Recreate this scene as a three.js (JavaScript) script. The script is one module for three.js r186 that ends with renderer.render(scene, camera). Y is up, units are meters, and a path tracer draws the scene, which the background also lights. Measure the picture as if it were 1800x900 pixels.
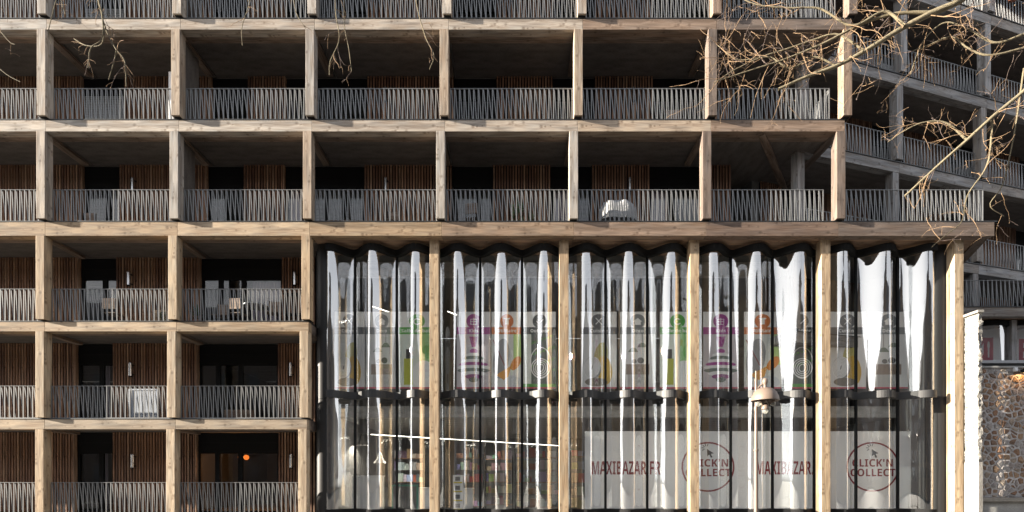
import * as THREE from 'three';
import { RoundedBoxGeometry } from 'three/addons/geometries/RoundedBoxGeometry.js';
import { mergeGeometries } from 'three/addons/utils/BufferGeometryUtils.js';
import { RectAreaLightUniformsLib } from 'three/addons/lights/RectAreaLightUniformsLib.js';

// ---------------------------------------------------------------- camera, sky, sun, exposure
const scene = new THREE.Scene();
const EYE = 1.7, CZ = 16.4, F = 960;            // eye height, camera z, lens (in 1/1800 of the picture's width)
const camera = new THREE.PerspectiveCamera(2 * Math.atan(840 / F) * 180 / Math.PI, 1800 / 1680, 0.1, 600);
camera.setViewOffset(1800, 1680, 0, 0, 1800, 900);   // level camera, lens shifted up
camera.position.set(0, EYE, CZ);
camera.lookAt(0, EYE, 0);
camera.updateProjectionMatrix();

const SUN = new THREE.Vector3(-0.967, 0.217, 0.138).normalize();
{
  const W = 512, H = 256, d = new Float32Array(W * H * 4), v = new THREE.Vector3();
  for (let j = 0; j < H; j++) for (let i = 0; i < W; i++) {
    const el = ((j + 0.5) / H - 0.5) * Math.PI, az = ((i + 0.5) / W - 0.5) * 2 * Math.PI;
    v.set(Math.cos(el) * Math.cos(az), Math.sin(el), Math.cos(el) * Math.sin(az));
    const t = 1 - Math.exp(-3.2 * Math.max(0, v.y)), c = v.dot(SUN), g = 1.1 * Math.exp((c - 1) * 4);
    const o = (j * W + i) * 4;
    if (v.y < 0) { d[o] = 0.17; d[o + 1] = 0.165; d[o + 2] = 0.16; }
    else {
      d[o] = 2.5 * (1 - t) + 0.26 * t + g; d[o + 1] = 2.5 * (1 - t) + 0.33 * t + g * 0.95; d[o + 2] = 2.5 * (1 - t) + 0.46 * t + g * 0.86;
    }
    d[o + 3] = 1;
  }
  const sky = new THREE.DataTexture(d, W, H, THREE.RGBAFormat, THREE.FloatType);
  sky.mapping = THREE.EquirectangularReflectionMapping; sky.magFilter = THREE.LinearFilter; sky.minFilter = THREE.LinearFilter; sky.needsUpdate = true;
  scene.background = sky; scene.environment = sky;
  scene.backgroundIntensity = 0.26; scene.environmentIntensity = 0.26;
}
const sun = new THREE.DirectionalLight(new THREE.Color(1, 0.90, 0.76), 5);
sun.target.position.set(0, 6, 0); sun.position.copy(SUN).multiplyScalar(90).add(sun.target.position);
sun.castShadow = true; sun.shadow.mapSize.set(4096, 4096);
Object.assign(sun.shadow.camera, { left: -45, right: 45, top: 45, bottom: -45, near: 1, far: 220 });
scene.add(sun, sun.target);
const renderer = new THREE.WebGLRenderer({ antialias: true });
renderer.setSize(1024, 512);
renderer.toneMapping = THREE.LinearToneMapping;
renderer.toneMappingExposure = 5.4;
renderer.shadowMap.enabled = true;
RectAreaLightUniformsLib.init();

// ---------------------------------------------------------------- helpers
let seed = 12345;
const rnd = () => { seed = (seed * 1664525 + 1013904223) >>> 0; return seed / 4294967296; };
const rr = (a, b) => a + (b - a) * rnd();
const X = (px, D) => (px - 900) / F * D, Y = (py, D) => EYE + (840 - py) / F * D, Z = D => CZ - D;
const P = (px, py, D) => new THREE.Vector3(X(px, D), Y(py, D), Z(D));
const taken = {};
function numbered(n) { if (!(n in taken)) { taken[n] = 0; return n; } return n + '_' + String(++taken[n]).padStart(3, '0'); }
function mesh(name, g, m, parent) {
  const o = new THREE.Mesh(g, m); o.name = parent ? name : numbered(name); o.castShadow = o.receiveShadow = true; (parent || scene).add(o); return o;
}
function thing(name, label, category, group, pos) {
  const o = new THREE.Group(); o.name = numbered(name); o.userData = { label, category }; if (group) o.userData.group = group;
  if (pos) o.position.copy(pos); scene.add(o); return o;
}
function tag(o, label, category, group) { o.userData = { label, category }; if (group) o.userData.group = group; return o; }
function part(name, parent) { const o = new THREE.Group(); o.name = name; parent.add(o); return o; }
const ordinal = ['first', 'second', 'third', 'fourth', 'fifth', 'sixth', 'seventh', 'eighth'];

// uv in metres, grain along the given axis
function grain(g, axis, su = 1, sv = 1, ou = rnd() * 9, ov = rnd() * 9) {
  const p = g.attributes.position, n = g.attributes.normal, uv = new Float32Array(p.count * 2), others = [0, 1, 2].filter(a => a !== axis);
  for (let i = 0; i < p.count; i++) {
    const N = [Math.abs(n.getX(i)), Math.abs(n.getY(i)), Math.abs(n.getZ(i))], q = [p.getX(i), p.getY(i), p.getZ(i)];
    let u = q[axis], v;
    if (N[axis] > 0.8) { u = q[others[0]]; v = q[others[1]]; }
    else v = N[others[0]] > N[others[1]] ? q[others[1]] + 0.37 : q[others[0]];
    uv[i * 2] = u * su + ou; uv[i * 2 + 1] = v * sv + ov;
  }
  g.setAttribute('uv', new THREE.BufferAttribute(uv, 2)); return g;
}
// a box between two corners, rounded; grain along its longest side unless given
function box(x0, x1, y0, y1, z0, z1, r = 0.006, axis) {
  const w = Math.abs(x1 - x0), h = Math.abs(y1 - y0), d = Math.abs(z1 - z0);
  const g = r ? new RoundedBoxGeometry(w, h, d, 1, Math.min(r, w / 3, h / 3, d / 3)) : new THREE.BoxGeometry(w, h, d);
  if (axis === undefined) axis = w >= h && w >= d ? 0 : h >= d ? 1 : 2;
  grain(g, axis, 0.5, 1.4);
  g.translate((x0 + x1) / 2, (y0 + y1) / 2, (z0 + z1) / 2); return g;
}
function cyl(x, y0, y1, z, r0, r1 = r0, n = 20) { const g = new THREE.CylinderGeometry(r1, r0, y1 - y0, n); g.translate(x, (y0 + y1) / 2, z); return g; }
function merged(list) { return mergeGeometries(list.map(g => g.index ? g.toNonIndexed() : g)); }
function taper(pts, r0, r1, nseg, nrad = 6, knob = 0) {
  const c = new THREE.CatmullRomCurve3(pts), fr = c.computeFrenetFrames(nseg, false), pos = [], nor = [], uv = [], idx = [];
  for (let i = 0; i <= nseg; i++) {
    const t = i / nseg, p = c.getPointAt(t), r = (r0 + (r1 - r0) * Math.pow(t, 0.8)) * (1 + knob * (rnd() - 0.4));
    for (let k = 0; k <= nrad; k++) {
      const a = k / nrad * 2 * Math.PI, s = Math.sin(a), q = Math.cos(a), N = fr.normals[i], B = fr.binormals[i];
      const nx = q * N.x + s * B.x, ny = q * N.y + s * B.y, nz = q * N.z + s * B.z;
      pos.push(p.x + r * nx, p.y + r * ny, p.z + r * nz); nor.push(nx, ny, nz); uv.push(t * 4, k / nrad);
      if (i < nseg && k < nrad) { const A = i * (nrad + 1) + k, C = A + nrad + 1; idx.push(A, A + 1, C, C, A + 1, C + 1); }
    }
  }
  const g = new THREE.BufferGeometry();
  g.setAttribute('position', new THREE.Float32BufferAttribute(pos, 3)); g.setAttribute('normal', new THREE.Float32BufferAttribute(nor, 3)); g.setAttribute('uv', new THREE.Float32BufferAttribute(uv, 2)); g.setIndex(idx); return g;
}

// ---------------------------------------------------------------- textures
function noiser(s) {
  const h = (x, y) => { let n = Math.imul(x, 374761393) + Math.imul(y, 668265263) + Math.imul(s, 1442695041); n = Math.imul(n ^ (n >>> 13), 1274126177); return ((n ^ (n >>> 16)) >>> 0) / 4294967296; };
  return (x, y, px, py) => {
    const x0 = Math.floor(x), y0 = Math.floor(y), fx = x - x0, fy = y - y0, sx = fx * fx * (3 - 2 * fx), sy = fy * fy * (3 - 2 * fy), m = (a, b) => ((a % b) + b) % b;
    const a = h(m(x0, px), m(y0, py)), b = h(m(x0 + 1, px), m(y0, py)), c = h(m(x0, px), m(y0 + 1, py)), d = h(m(x0 + 1, px), m(y0 + 1, py));
    return a + (b - a) * sx + (c - a) * sy + (a - b - c + d) * sx * sy;
  };
}
function dataTex(W, H, f, srgb) {
  const d = new Uint8Array(W * H * 4);
  for (let j = 0; j < H; j++) for (let i = 0; i < W; i++) { const c = f(i / W, j / H), o = (j * W + i) * 4; for (let k = 0; k < 3; k++) d[o + k] = Math.max(0, Math.min(255, c[k] * 255)); d[o + 3] = 255; }
  const t = new THREE.DataTexture(d, W, H); t.wrapS = t.wrapT = THREE.RepeatWrapping; t.magFilter = THREE.LinearFilter; t.minFilter = THREE.LinearMipmapLinearFilter; t.generateMipmaps = true;
  if (srgb) t.colorSpace = THREE.SRGBColorSpace; t.needsUpdate = true; return t;
}
function woodTex(s, knots, depth) {
  const n1 = noiser(s), n2 = noiser(s + 7), n3 = noiser(s + 19), K = [];
  const W = 1024, H = 512, val = new Float32Array(W * H);
  let q = s * 7919; const r = () => { q = (Math.imul(q, 1103515245) + 12345) >>> 0; return (q >>> 8) / 16777216; };
  for (let i = 0; i < knots; i++) K.push([r(), r(), 0.016 + r() * 0.03, 0.3 + 0.7 * r()]);
  for (let j = 0; j < H; j++) for (let i = 0; i < W; i++) {
    const u = i / W, v = j / H; let kn = 0, bend = 0;
    for (const [ku, kv, kr, ks] of K) {
      let du = Math.abs(u - ku), dv = v - kv; du = Math.min(du, 1 - du); if (dv > 0.5) dv -= 1; if (dv < -0.5) dv += 1;
      const e = (du * 2 / kr) ** 2 + (dv * 0.72 / kr) ** 2;
      if (e < 12) { bend += 0.03 * Math.sign(dv) * Math.exp(-e / 4); kn = Math.max(kn, ks * Math.exp(-Math.pow(e * 0.85, 1.4))); }
    }
    const vv = v + bend;
    const fine = n1(u * 12, vv * 160, 12, 160), mid = n2(u * 6, vv * 40, 6, 40), big = n3(u * 4, vv * 6, 4, 6), band = n1(u * 3, vv * 14 + 3, 3, 14);
    val[j * W + i] = 1 - depth * (0.42 * (fine - 0.5) + 0.34 * (mid - 0.5) + 0.55 * (big - 0.5) + 0.16 * (band - 0.5)) - 0.26 * kn;
  }
  const at = (u, v) => val[Math.min(H - 1, Math.floor(v * H)) * W + Math.min(W - 1, Math.floor(u * W))];
  return [dataTex(W, H, (u, v) => { const a = at(u, v), g = 0.75 * Math.max(0, n3(u * 5 + 2, v * 9 + 5, 5, 9) - 0.35), c = [0.88 * Math.pow(a, 0.85), 0.88 * a, 0.88 * Math.pow(a, 1.15)], m = 0.80 * a; return [c[0] * (1 - g) + m * 0.93 * g, c[1] * (1 - g) + m * 0.99 * g, c[2] * (1 - g) + m * 1.06 * g]; }, true), dataTex(W, H, (u, v) => { const a = at(u, v) * 0.7; return [a, a, a]; })];
}
const [woodC, woodB] = woodTex(3, 20, 0.6);
const [rawC, rawB] = woodTex(11, 8, 0.8);
const nA = noiser(41), nB = noiser(42), nC = noiser(43);
const blotch = dataTex(512, 512, (u, v) => { const a = 0.74 + 0.16 * nA(u * 6, v * 6, 6, 6) + 0.1 * nB(u * 40, v * 40, 40, 40) + 0.1 * (nC(u * 150, v * 150, 150, 150) - 0.5); return [a, a, a]; }, true);
const rough = dataTex(512, 512, (u, v) => { const a = 0.5 * nA(u * 18, v * 18, 18, 18) + 0.3 * nB(u * 60, v * 60, 60, 60) + 0.2 * nC(u * 200, v * 200, 200, 200); return [a, a, a]; });

const lin = (r, g, b) => new THREE.Color().setRGB(r, g, b);
function wood(name, r, g, b, ro = 0.78, raw) { return new THREE.MeshStandardMaterial({ name, color: lin(r, g, b), map: raw ? rawC : woodC, bumpMap: raw ? rawB : woodB, bumpScale: 0.004, roughness: ro }); }
function stone(name, r, g, b, bump = 0.01, ro = 0.9) { return new THREE.MeshStandardMaterial({ name, color: lin(r, g, b), map: blotch, bumpMap: rough, bumpScale: bump, roughness: ro }); }
function plain(name, r, g, b, ro = 0.6, me = 0) { return new THREE.MeshStandardMaterial({ name, color: lin(r, g, b), roughness: ro, metalness: me }); }
function matt(name, v) { return new THREE.MeshPhysicalMaterial({ name, color: lin(v, v, v * 1.03), roughness: 0.9, specularIntensity: 0.25 }); }
const M = {
  honey: [wood('honey_larch', 0.41, 0.295, 0.185), wood('honey_larch_pale', 0.47, 0.345, 0.225), wood('honey_larch_deep', 0.36, 0.25, 0.15), wood('honey_larch_greyed', 0.38, 0.295, 0.21)],
  honeyPost: [wood('post_larch', 0.50, 0.375, 0.245), wood('post_larch_pale', 0.55, 0.42, 0.285), wood('post_larch_warm', 0.48, 0.345, 0.215)],
  silver: [wood('weathered_larch', 0.42, 0.345, 0.275), wood('weathered_larch_pale', 0.48, 0.405, 0.33), wood('weathered_larch_tan', 0.41, 0.315, 0.23), wood('weathered_larch_grey', 0.40, 0.35, 0.30)],
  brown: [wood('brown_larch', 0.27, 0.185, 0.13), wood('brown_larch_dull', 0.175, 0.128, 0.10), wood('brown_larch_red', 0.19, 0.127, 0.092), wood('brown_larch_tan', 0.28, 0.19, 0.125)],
  grey: [wood('grey_larch', 0.27, 0.25, 0.235), wood('grey_larch_pale', 0.31, 0.29, 0.275), wood('grey_larch_brown', 0.27, 0.235, 0.205)],
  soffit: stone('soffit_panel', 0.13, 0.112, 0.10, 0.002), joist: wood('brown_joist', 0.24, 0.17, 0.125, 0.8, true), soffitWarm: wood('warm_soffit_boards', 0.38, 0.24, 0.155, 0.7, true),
  slat: [wood('slat_wood', 0.30, 0.165, 0.10, 0.8, true), wood('slat_wood_dark', 0.20, 0.105, 0.065, 0.8, true), wood('slat_wood_pale', 0.38, 0.235, 0.15, 0.8, true)],
  backing: matt('black_membrane', 0.012), black: matt('black_steel', 0.014), frame: matt('window_frame', 0.010),
  rail: plain('grey_paint', 0.165, 0.168, 0.17, 0.5, 0.1), railTop: plain('rail_paint', 0.18, 0.183, 0.186, 0.45, 0.1), flash: plain('dark_flashing', 0.03, 0.03, 0.031, 0.5, 0.2), lightFlash: plain('zinc', 0.34, 0.34, 0.345, 0.5, 0.5),
  band: plain('band_steel', 0.026, 0.026, 0.027, 0.55, 0.1), corner: new THREE.MeshPhysicalMaterial({ name: 'lacquered_steel', color: lin(0.022, 0.021, 0.021), roughness: 0.5, specularIntensity: 0.6 }),
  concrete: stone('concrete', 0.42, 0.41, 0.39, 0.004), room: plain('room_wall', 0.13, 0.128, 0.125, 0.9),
  white: plain('white_board', 0.72, 0.73, 0.74, 0.6), chrome: plain('brushed_steel', 0.62, 0.62, 0.63, 0.25, 1), screw: plain('bolt', 0.01, 0.01, 0.01, 0.5),
  asphalt: stone('asphalt', 0.06, 0.06, 0.062, 0.004), paving: stone('paving', 0.30, 0.29, 0.27, 0.003), curtain: plain('curtain', 0.30, 0.25, 0.29, 0.9), grass: plain('leaf', 0.06, 0.12, 0.04, 0.6),
  pot: plain('terracotta', 0.30, 0.12, 0.07, 0.8), blind: plain('grey_blind', 0.26, 0.265, 0.27, 0.6), pane: new THREE.MeshPhysicalMaterial({ name: 'window_glass', color: lin(0.9, 0.93, 0.93), roughness: 0, transmission: 1, thickness: 0, ior: 1.65 }),
  shopGlass: new THREE.MeshPhysicalMaterial({ name: 'coated_glass', color: lin(0.96, 0.98, 0.98), roughness: 0, transmission: 1, thickness: 0, ior: 3.6 }),
};
const pick = a => a[Math.floor(rnd() * a.length)];

// ---------------------------------------------------------------- street (below the frame)
{
  const g = new THREE.PlaneGeometry(400, 400); g.rotateX(-Math.PI / 2); grain(g, 0, 0.2, 0.2);
  mesh('street', g, M.asphalt).userData = { kind: 'structure', label: 'dark asphalt street in front of the building' };
  mesh('pavement', box(-40, 40, 0, 0.13, Z(20), Z(11.5), 0.02), M.paving).userData = { kind: 'structure', label: 'pale paved footway along the building' };
}

// ---------------------------------------------------------------- main building
const BAY = 3.9;
const L = {};
for (const [n, j0, D, y0, y1] of [['Z', 82.5, 15.79, null], ['A', 81.7, 15.888, 33, 52], ['B', 80.7, 16.01, 211, 231], ['C', 79.5, 16.11, 390, 414.5], ['D', 79, 16.2, 565.5, 582.5], ['E', 78.5, 16.28, 737, 754.5], ['F', 78, 16.36, null]]) {
  const l = L[n] = { D, J: k => X(j0, D) + BAY * k };
  if (y0 !== null) { l.top = Y(y0, D); l.bot = Y(y1, D); }
}
L.Z.top = L.A.top + 2.9; L.Z.bot = L.Z.top - 0.32; L.F.top = L.E.top - 2.9; L.F.bot = L.F.top - 0.3;
const house = thing('apartment_building', 'timber framed apartment block with rows of deep balconies facing the street', 'building');
const WALL = 17.8, LEFT = X(-170, 16) - 2 * 3.9, XEND = L.B.J(6) + 0.02;
const lvlLast = { Z: 6, A: 6, B: 6, C: 7, D: 2, E: 2, F: 2 };
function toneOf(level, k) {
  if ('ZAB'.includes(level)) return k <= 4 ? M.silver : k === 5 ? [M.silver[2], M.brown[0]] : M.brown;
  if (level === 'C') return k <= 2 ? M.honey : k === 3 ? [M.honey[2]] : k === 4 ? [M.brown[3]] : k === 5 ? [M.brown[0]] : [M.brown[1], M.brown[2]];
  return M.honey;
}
for (const n of 'ZABCDEF') {
  const l = L[n], last = lvlLast[n];
  for (let k = -2; k <= last; k++) {
    const x0 = l.J(k - 1) + 0.004, x1 = k === 7 ? X(1748, l.D) : l.J(k) - (k === last ? -0.02 : 0.004), ms = toneOf(n, k);
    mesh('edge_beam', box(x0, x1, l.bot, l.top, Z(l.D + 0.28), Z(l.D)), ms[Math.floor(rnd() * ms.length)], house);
  }
  const xr = n === 'C' ? X(1753, l.D) : l.J(last) + 0.04;
  mesh('flashing', box(LEFT, xr, l.top + 0.002, l.top + 0.03, Z(l.D + 0.5), Z(l.D) + 0.012, 0.004), M.flash, house);
  mesh('drip_edge', box(LEFT, xr - 0.05, l.top + 0.032, l.top + 0.05, Z(l.D + 0.19), Z(l.D + 0.12), 0.003), M.lightFlash, house);
  // slab and soffit
  const sx = n === 'C' ? L.C.J(6) : l.J(last) - 0.02;
  mesh('floor_slab', box(LEFT, sx, l.bot + 0.075, l.top - 0.01, Z(27), Z(l.D + 0.29), 0), M.concrete, house);
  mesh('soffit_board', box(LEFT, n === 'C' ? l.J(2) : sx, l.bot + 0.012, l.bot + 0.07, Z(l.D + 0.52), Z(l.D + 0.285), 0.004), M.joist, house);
  for (let k = -3; k < (n === 'C' ? 2 : last); k++) {   // boarded ceiling, one panel a bay
    const x0 = l.J(k) + 0.01, x1 = l.J(k + 1) - 0.01;
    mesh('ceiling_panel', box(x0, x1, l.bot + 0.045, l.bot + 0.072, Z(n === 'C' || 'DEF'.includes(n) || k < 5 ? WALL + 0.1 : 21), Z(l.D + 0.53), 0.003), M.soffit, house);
    mesh('cross_beam', box(l.J(k) - 0.25, l.J(k) - 0.05, l.bot - 0.045, l.bot + 0.04, Z(WALL - 0.1), Z(l.D + 0.30), 0.005), M.joist, house);
  }
}
mesh('diagonal_beam', (() => { const g = box(-1.9, 1.9, -0.05, 0.05, -0.1, 0.1); g.rotateY(0.95); g.translate(8.5, L.B.bot + 0.01, Z(17.7)); return g; })(), M.joist, house);
mesh('diagonal_beam', (() => { const g = box(-1.9, 1.9, -0.05, 0.05, -0.1, 0.1); g.rotateY(0.95); g.translate(8.6, L.A.bot + 0.01, Z(17.6)); return g; })(), M.joist, house);
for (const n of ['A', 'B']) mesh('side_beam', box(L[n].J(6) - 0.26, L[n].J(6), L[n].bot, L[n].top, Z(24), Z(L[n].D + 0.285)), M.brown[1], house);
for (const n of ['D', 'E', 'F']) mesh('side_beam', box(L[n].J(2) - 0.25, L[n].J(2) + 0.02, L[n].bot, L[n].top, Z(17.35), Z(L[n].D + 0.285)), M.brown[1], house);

const rows = [
  { lo: 'A', hi: 'Z', last: 6, word: 'cut-off top balcony row' },
  { lo: 'B', hi: 'A', last: 6, word: 'uppermost whole balcony row' },
  { lo: 'C', hi: 'B', last: 6, word: 'row just above shop roof' },
  { lo: 'D', hi: 'C', last: 2, word: 'row level with shop roof edge' },
  { lo: 'E', hi: 'D', last: 2, word: 'row level with shop posters' },
  { lo: 'F', hi: 'E', last: 2, word: 'lowest balcony row' },
];
const walls = [
  [['s', -160, 142, 1], ['w', 142, 218], ['s', 218, 370, 1], ['w', 370, 435], ['s', 435, 500, 1], ['w', 500, 645], ['s', 645, 798], ['w', 798, 872], ['s', 872, 972], ['w', 972, 1045], ['s', 1045, 1148], ['w', 1148, 1245], ['s', 1245, 1287]],
  [['s', -160, 142, 1], ['w', 142, 218], ['s', 218, 370, 1], ['w', 370, 435], ['s', 435, 500, 1], ['w', 500, 645], ['s', 645, 798], ['w', 798, 872], ['s', 872, 972], ['w', 972, 1045], ['s', 1045, 1148], ['w', 1148, 1245], ['s', 1245, 1287]],
  [['s', -160, 143, 1], ['w', 143, 210], ['s', 210, 362, 1], ['w', 362, 428], ['s', 428, 498, 1], ['w', 498, 640], ['s', 640, 795], ['w', 795, 866], ['s', 866, 968], ['w', 968, 1040], ['s', 1040, 1142], ['w', 1142, 1238], ['s', 1238, 1285]],
  [['s', -160, 137, 1], ['w', 137, 204], ['s', 204, 350, 1], ['w', 350, 495], ['s', 495, 560]],
  [['s', -160, 132, 1], ['w', 132, 198], ['s', 198, 346, 1], ['w', 346, 488], ['s', 488, 560]],
  [['s', -160, 130, 1], ['w', 130, 198], ['s', 198, 344, 1], ['w', 344, 489], ['s', 489, 560]],
];
const slatGeos = [0, 1, 2].map(() => grain(new RoundedBoxGeometry(0.05, 1, 0.05, 1, 0.006), 1, 1.5, 1.4));
function slatWall(parent, x0, x1, y0, y1, z, single) {
  const w = part('slat_wall', parent);
  mesh('backing', box(x0, x1, y0, y1, z - 0.09, z - 0.06, 0), M.backing, w);
  const n = Math.max(1, Math.round((x1 - x0) / 0.092)), list = [[], [], []];
  for (let i = 0; i < n; i++) {
    const x = x0 + (i + 0.5) * (x1 - x0) / n, c = rnd() < 0.5 ? 0 : rnd() < 0.55 ? 1 : 2;
    if (single) { if (x > -17.2) { const s = mesh('slat', slatGeos[i % 3], M.slat[c], w); s.scale.y = y1 - y0; s.position.set(x, (y0 + y1) / 2, z + rr(-0.004, 0.004)); } }
    else { const g = slatGeos[i % 3].clone(); g.scale(1, y1 - y0, 1); g.translate(x, (y0 + y1) / 2, z + rr(-0.004, 0.004)); list[c].push(g); }
  }
  list.forEach((l, c) => { if (l.length) mesh('slats', merged(l), M.slat[c], w).userData.kind = 'stuff'; });
  return w;
}
function windowUnit(parent, x0, x1, y0, y1, zf, opts = {}) {
  const w = part('window', parent), head = y1 - 0.62, z = zf - 0.1;
  mesh('blind_box', box(x0, x1, head, y1 - 0.01, z - 0.12, z, 0.004), M.frame, w);
  mesh('lintel_groove', box(x0, x1, y1 - 0.35, y1 - 0.33, z, z + 0.012, 0), M.black, w);
  const W = x1 - x0, cuts = W > 2 ? [0, 0.24, 0.52, 1] : W > 1.6 ? [0, 0.4, 1] : [0.02, 0.64, 1];
  for (let i = 0; i < cuts.length - 1; i++) {
    const a = x0 + cuts[i] * W, b = x0 + cuts[i + 1] * W, f = 0.075;
    mesh('frame', merged([box(a, a + f, y0, head, z - 0.08, z - 0.01, 0), box(b - f, b, y0, head, z - 0.08, z - 0.01, 0), box(a + f, b - f, head - f, head, z - 0.08, z - 0.01, 0), box(a + f, b - f, y0, y0 + f, z - 0.08, z - 0.01, 0)]), M.frame, w);
    mesh('pane', box(a + f, b - f, y0 + f, head - f, z - 0.045, z - 0.0449, 0), M.pane, w).geometry = (() => { const g = new THREE.PlaneGeometry(b - a - 2 * f, head - y0 - 2 * f); g.translate((a + b) / 2, (y0 + head) / 2, z - 0.045); return g; })();
  }
  if (opts.curtain) {
    const [c0, c1] = opts.curtain, g = new THREE.PlaneGeometry(c1 - c0, head - y0 - 0.1, 40, 1), p = g.attributes.position;
    for (let i = 0; i < p.count; i++) p.setZ(i, 0.035 * Math.sin(p.getX(i) * 62));
    g.computeVertexNormals(); g.translate((c0 + c1) / 2, (y0 + head) / 2, z - 0.25); mesh('curtain', g, M.curtain, w);
  }
  if (opts.blind) {
    const list = [], yb = y0 + 0.1; for (let y = yb; y < head; y += 0.055) list.push(box(x0 + 0.06, x1 - 0.06, y, y + 0.04, z - 0.005, z + 0.01, 0.003));
    mesh('louvre_blind', merged(list), M.blind, w).userData.kind = 'stuff';
  }
  return w;
}
const reveal = (x, y0, y1, z0) => { const s = new THREE.Shape(); s.moveTo(0, y0); s.lineTo(0.30, y0); s.lineTo(0.30, y0 + (y1 - y0) * 0.6); s.lineTo(0.2, y1); s.lineTo(0, y1); const g = new THREE.ExtrudeGeometry(s, { depth: 0.025, bevelEnabled: false }); g.rotateY(Math.PI / 2); g.translate(x, 0, z0); return grain(g, 1, 0.5, 1.4); };

rows.forEach((r, ri) => {
  const lo = L[r.lo], hi = L[r.hi];
  for (let k = -3; k <= r.last; k++) {
    const x1 = hi.J(k) - 0.004 + (k === r.last ? 0.024 : 0), x0 = x1 - 0.25, y0 = lo.top + 0.04, y1 = hi.bot - 0.006;
    {
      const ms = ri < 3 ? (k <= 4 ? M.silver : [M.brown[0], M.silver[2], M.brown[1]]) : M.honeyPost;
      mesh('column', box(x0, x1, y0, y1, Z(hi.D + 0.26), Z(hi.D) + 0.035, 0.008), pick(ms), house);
      mesh('column_shoe', box(x0 + 0.02, x1 - 0.02, lo.top + 0.031, y0, Z(hi.D + 0.24), Z(hi.D + 0.02), 0.004), M.black, house);
    }
  }
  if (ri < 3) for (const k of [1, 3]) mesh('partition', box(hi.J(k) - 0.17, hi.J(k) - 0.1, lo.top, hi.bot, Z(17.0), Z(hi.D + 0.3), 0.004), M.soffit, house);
  const top = hi.bot + 0.04, bot = lo.top;
  walls[ri].forEach(([t, a, b, rev], wi) => {
    const x0 = X(a, WALL), x1 = X(b, WALL);
    if (t === 's') {
      slatWall(house, x0, x1, bot, top, Z(WALL), ri >= 3); if (wi === 0) mesh('plain_wall', box(LEFT, x0 - 0.01, bot, top, Z(WALL + 0.1), Z(WALL), 0), M.joist, house);
      if (rev) mesh('reveal_board', reveal(x1, bot, top, Z(WALL) + 0.03), M.slat[2], house);
    } else {
      const o = {};
      if (ri <= 1 && wi === 1) o.blind = 1;
      if (ri === 2 && wi === 7) o.blind = 0;
      if (ri === 4 && wi === 1) o.curtain = [x0 + 0.62, x0 + 0.9];
      if (ri === 5 && wi === 1) o.curtain = [x0 + 0.66, x0 + 0.84];
      if (ri === 2 && (wi === 5 || wi === 9 || wi === 11)) o.curtain = [x0 + 0.1, x0 + 0.7];
      if (ri === 3 && wi === 3) o.curtain = [x1 - 1.1, x1 - 0.1];
      windowUnit(house, x0, x1, bot, top, Z(WALL), o);
    }
  });
  // deep corner loggia and the far walls of the rooms
  if (ri < 3) {
    const xc = X(1287, WALL);
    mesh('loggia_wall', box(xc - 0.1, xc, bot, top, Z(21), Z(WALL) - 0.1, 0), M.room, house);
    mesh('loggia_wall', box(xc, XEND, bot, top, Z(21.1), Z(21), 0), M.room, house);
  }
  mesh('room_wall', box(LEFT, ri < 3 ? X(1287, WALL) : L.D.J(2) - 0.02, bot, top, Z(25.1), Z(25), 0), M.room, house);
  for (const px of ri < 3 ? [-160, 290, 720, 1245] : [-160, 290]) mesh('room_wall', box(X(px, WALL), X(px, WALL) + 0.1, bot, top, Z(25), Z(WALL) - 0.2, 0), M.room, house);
  if (ri >= 3) {
    mesh('end_wall', box(L.D.J(2) - 0.16, L.D.J(2) - 0.03, bot, top, Z(25), Z(17.3), 0), M.backing, house);
  }
});

// ---------------------------------------------------------------- railings: each one a thing, each bar a part
const barGeo = {};
function railing(name, len, H, label, group, pos, turn, pitch = 0.14, shut = 1) {
  const t = thing(name, label, 'railing', group, pos); t.rotation.y = turn;
  mesh('top_rail', box(0, len, H - 0.014, H, -0.022, 0.022, 0.003), M.railTop, t);
  mesh('bottom_rail', box(0, len, 0.03, 0.045, -0.016, 0.016, 0.003), M.railTop, t);
  const n = Math.round(len / pitch), h = H - 0.06;
  barGeo[H] = barGeo[H] || new THREE.BoxGeometry(0.026, h, 0.01);
  const ph = rnd() * 6;
  for (let i = 0; i <= n; i++) {
    const x = Math.min(len - 0.015, Math.max(0.015, i * len / n));
    const b = mesh('baluster', barGeo[H], M.rail, t); b.position.set(x, 0.045 + h / 2, 0.012);
    if (i < n) {
      const lean = (0.10 + 0.028 * Math.sin(i * 0.3 + ph) + rr(-0.018, 0.018)) * shut;
      const s = mesh('baluster', barGeo[H], M.rail, t); s.position.set(x + 0.02 + lean / 2, 0.045 + h / 2, -0.008); s.rotation.z = Math.atan2(lean, h);
    }
  }
  return t;
}
rows.forEach((r, ri) => {
  const lo = L[r.lo], hi = L[r.hi];
  for (let k = 0; k <= r.last; k++) {
    const x0 = hi.J(k - 1) + 0.01, x1 = hi.J(k) - 0.27 - (k === 6 ? 0.2 : 0);
    railing('balcony_railing', x1 - x0, 1.0, `slant-barred grey railing, ${ordinal[k]} bay from the picture edge, ${r.word}`, 'balcony railings of the main block', new THREE.Vector3(x0, lo.top + 0.02, Z(lo.D + 0.14)), 0);
  }
});
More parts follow.
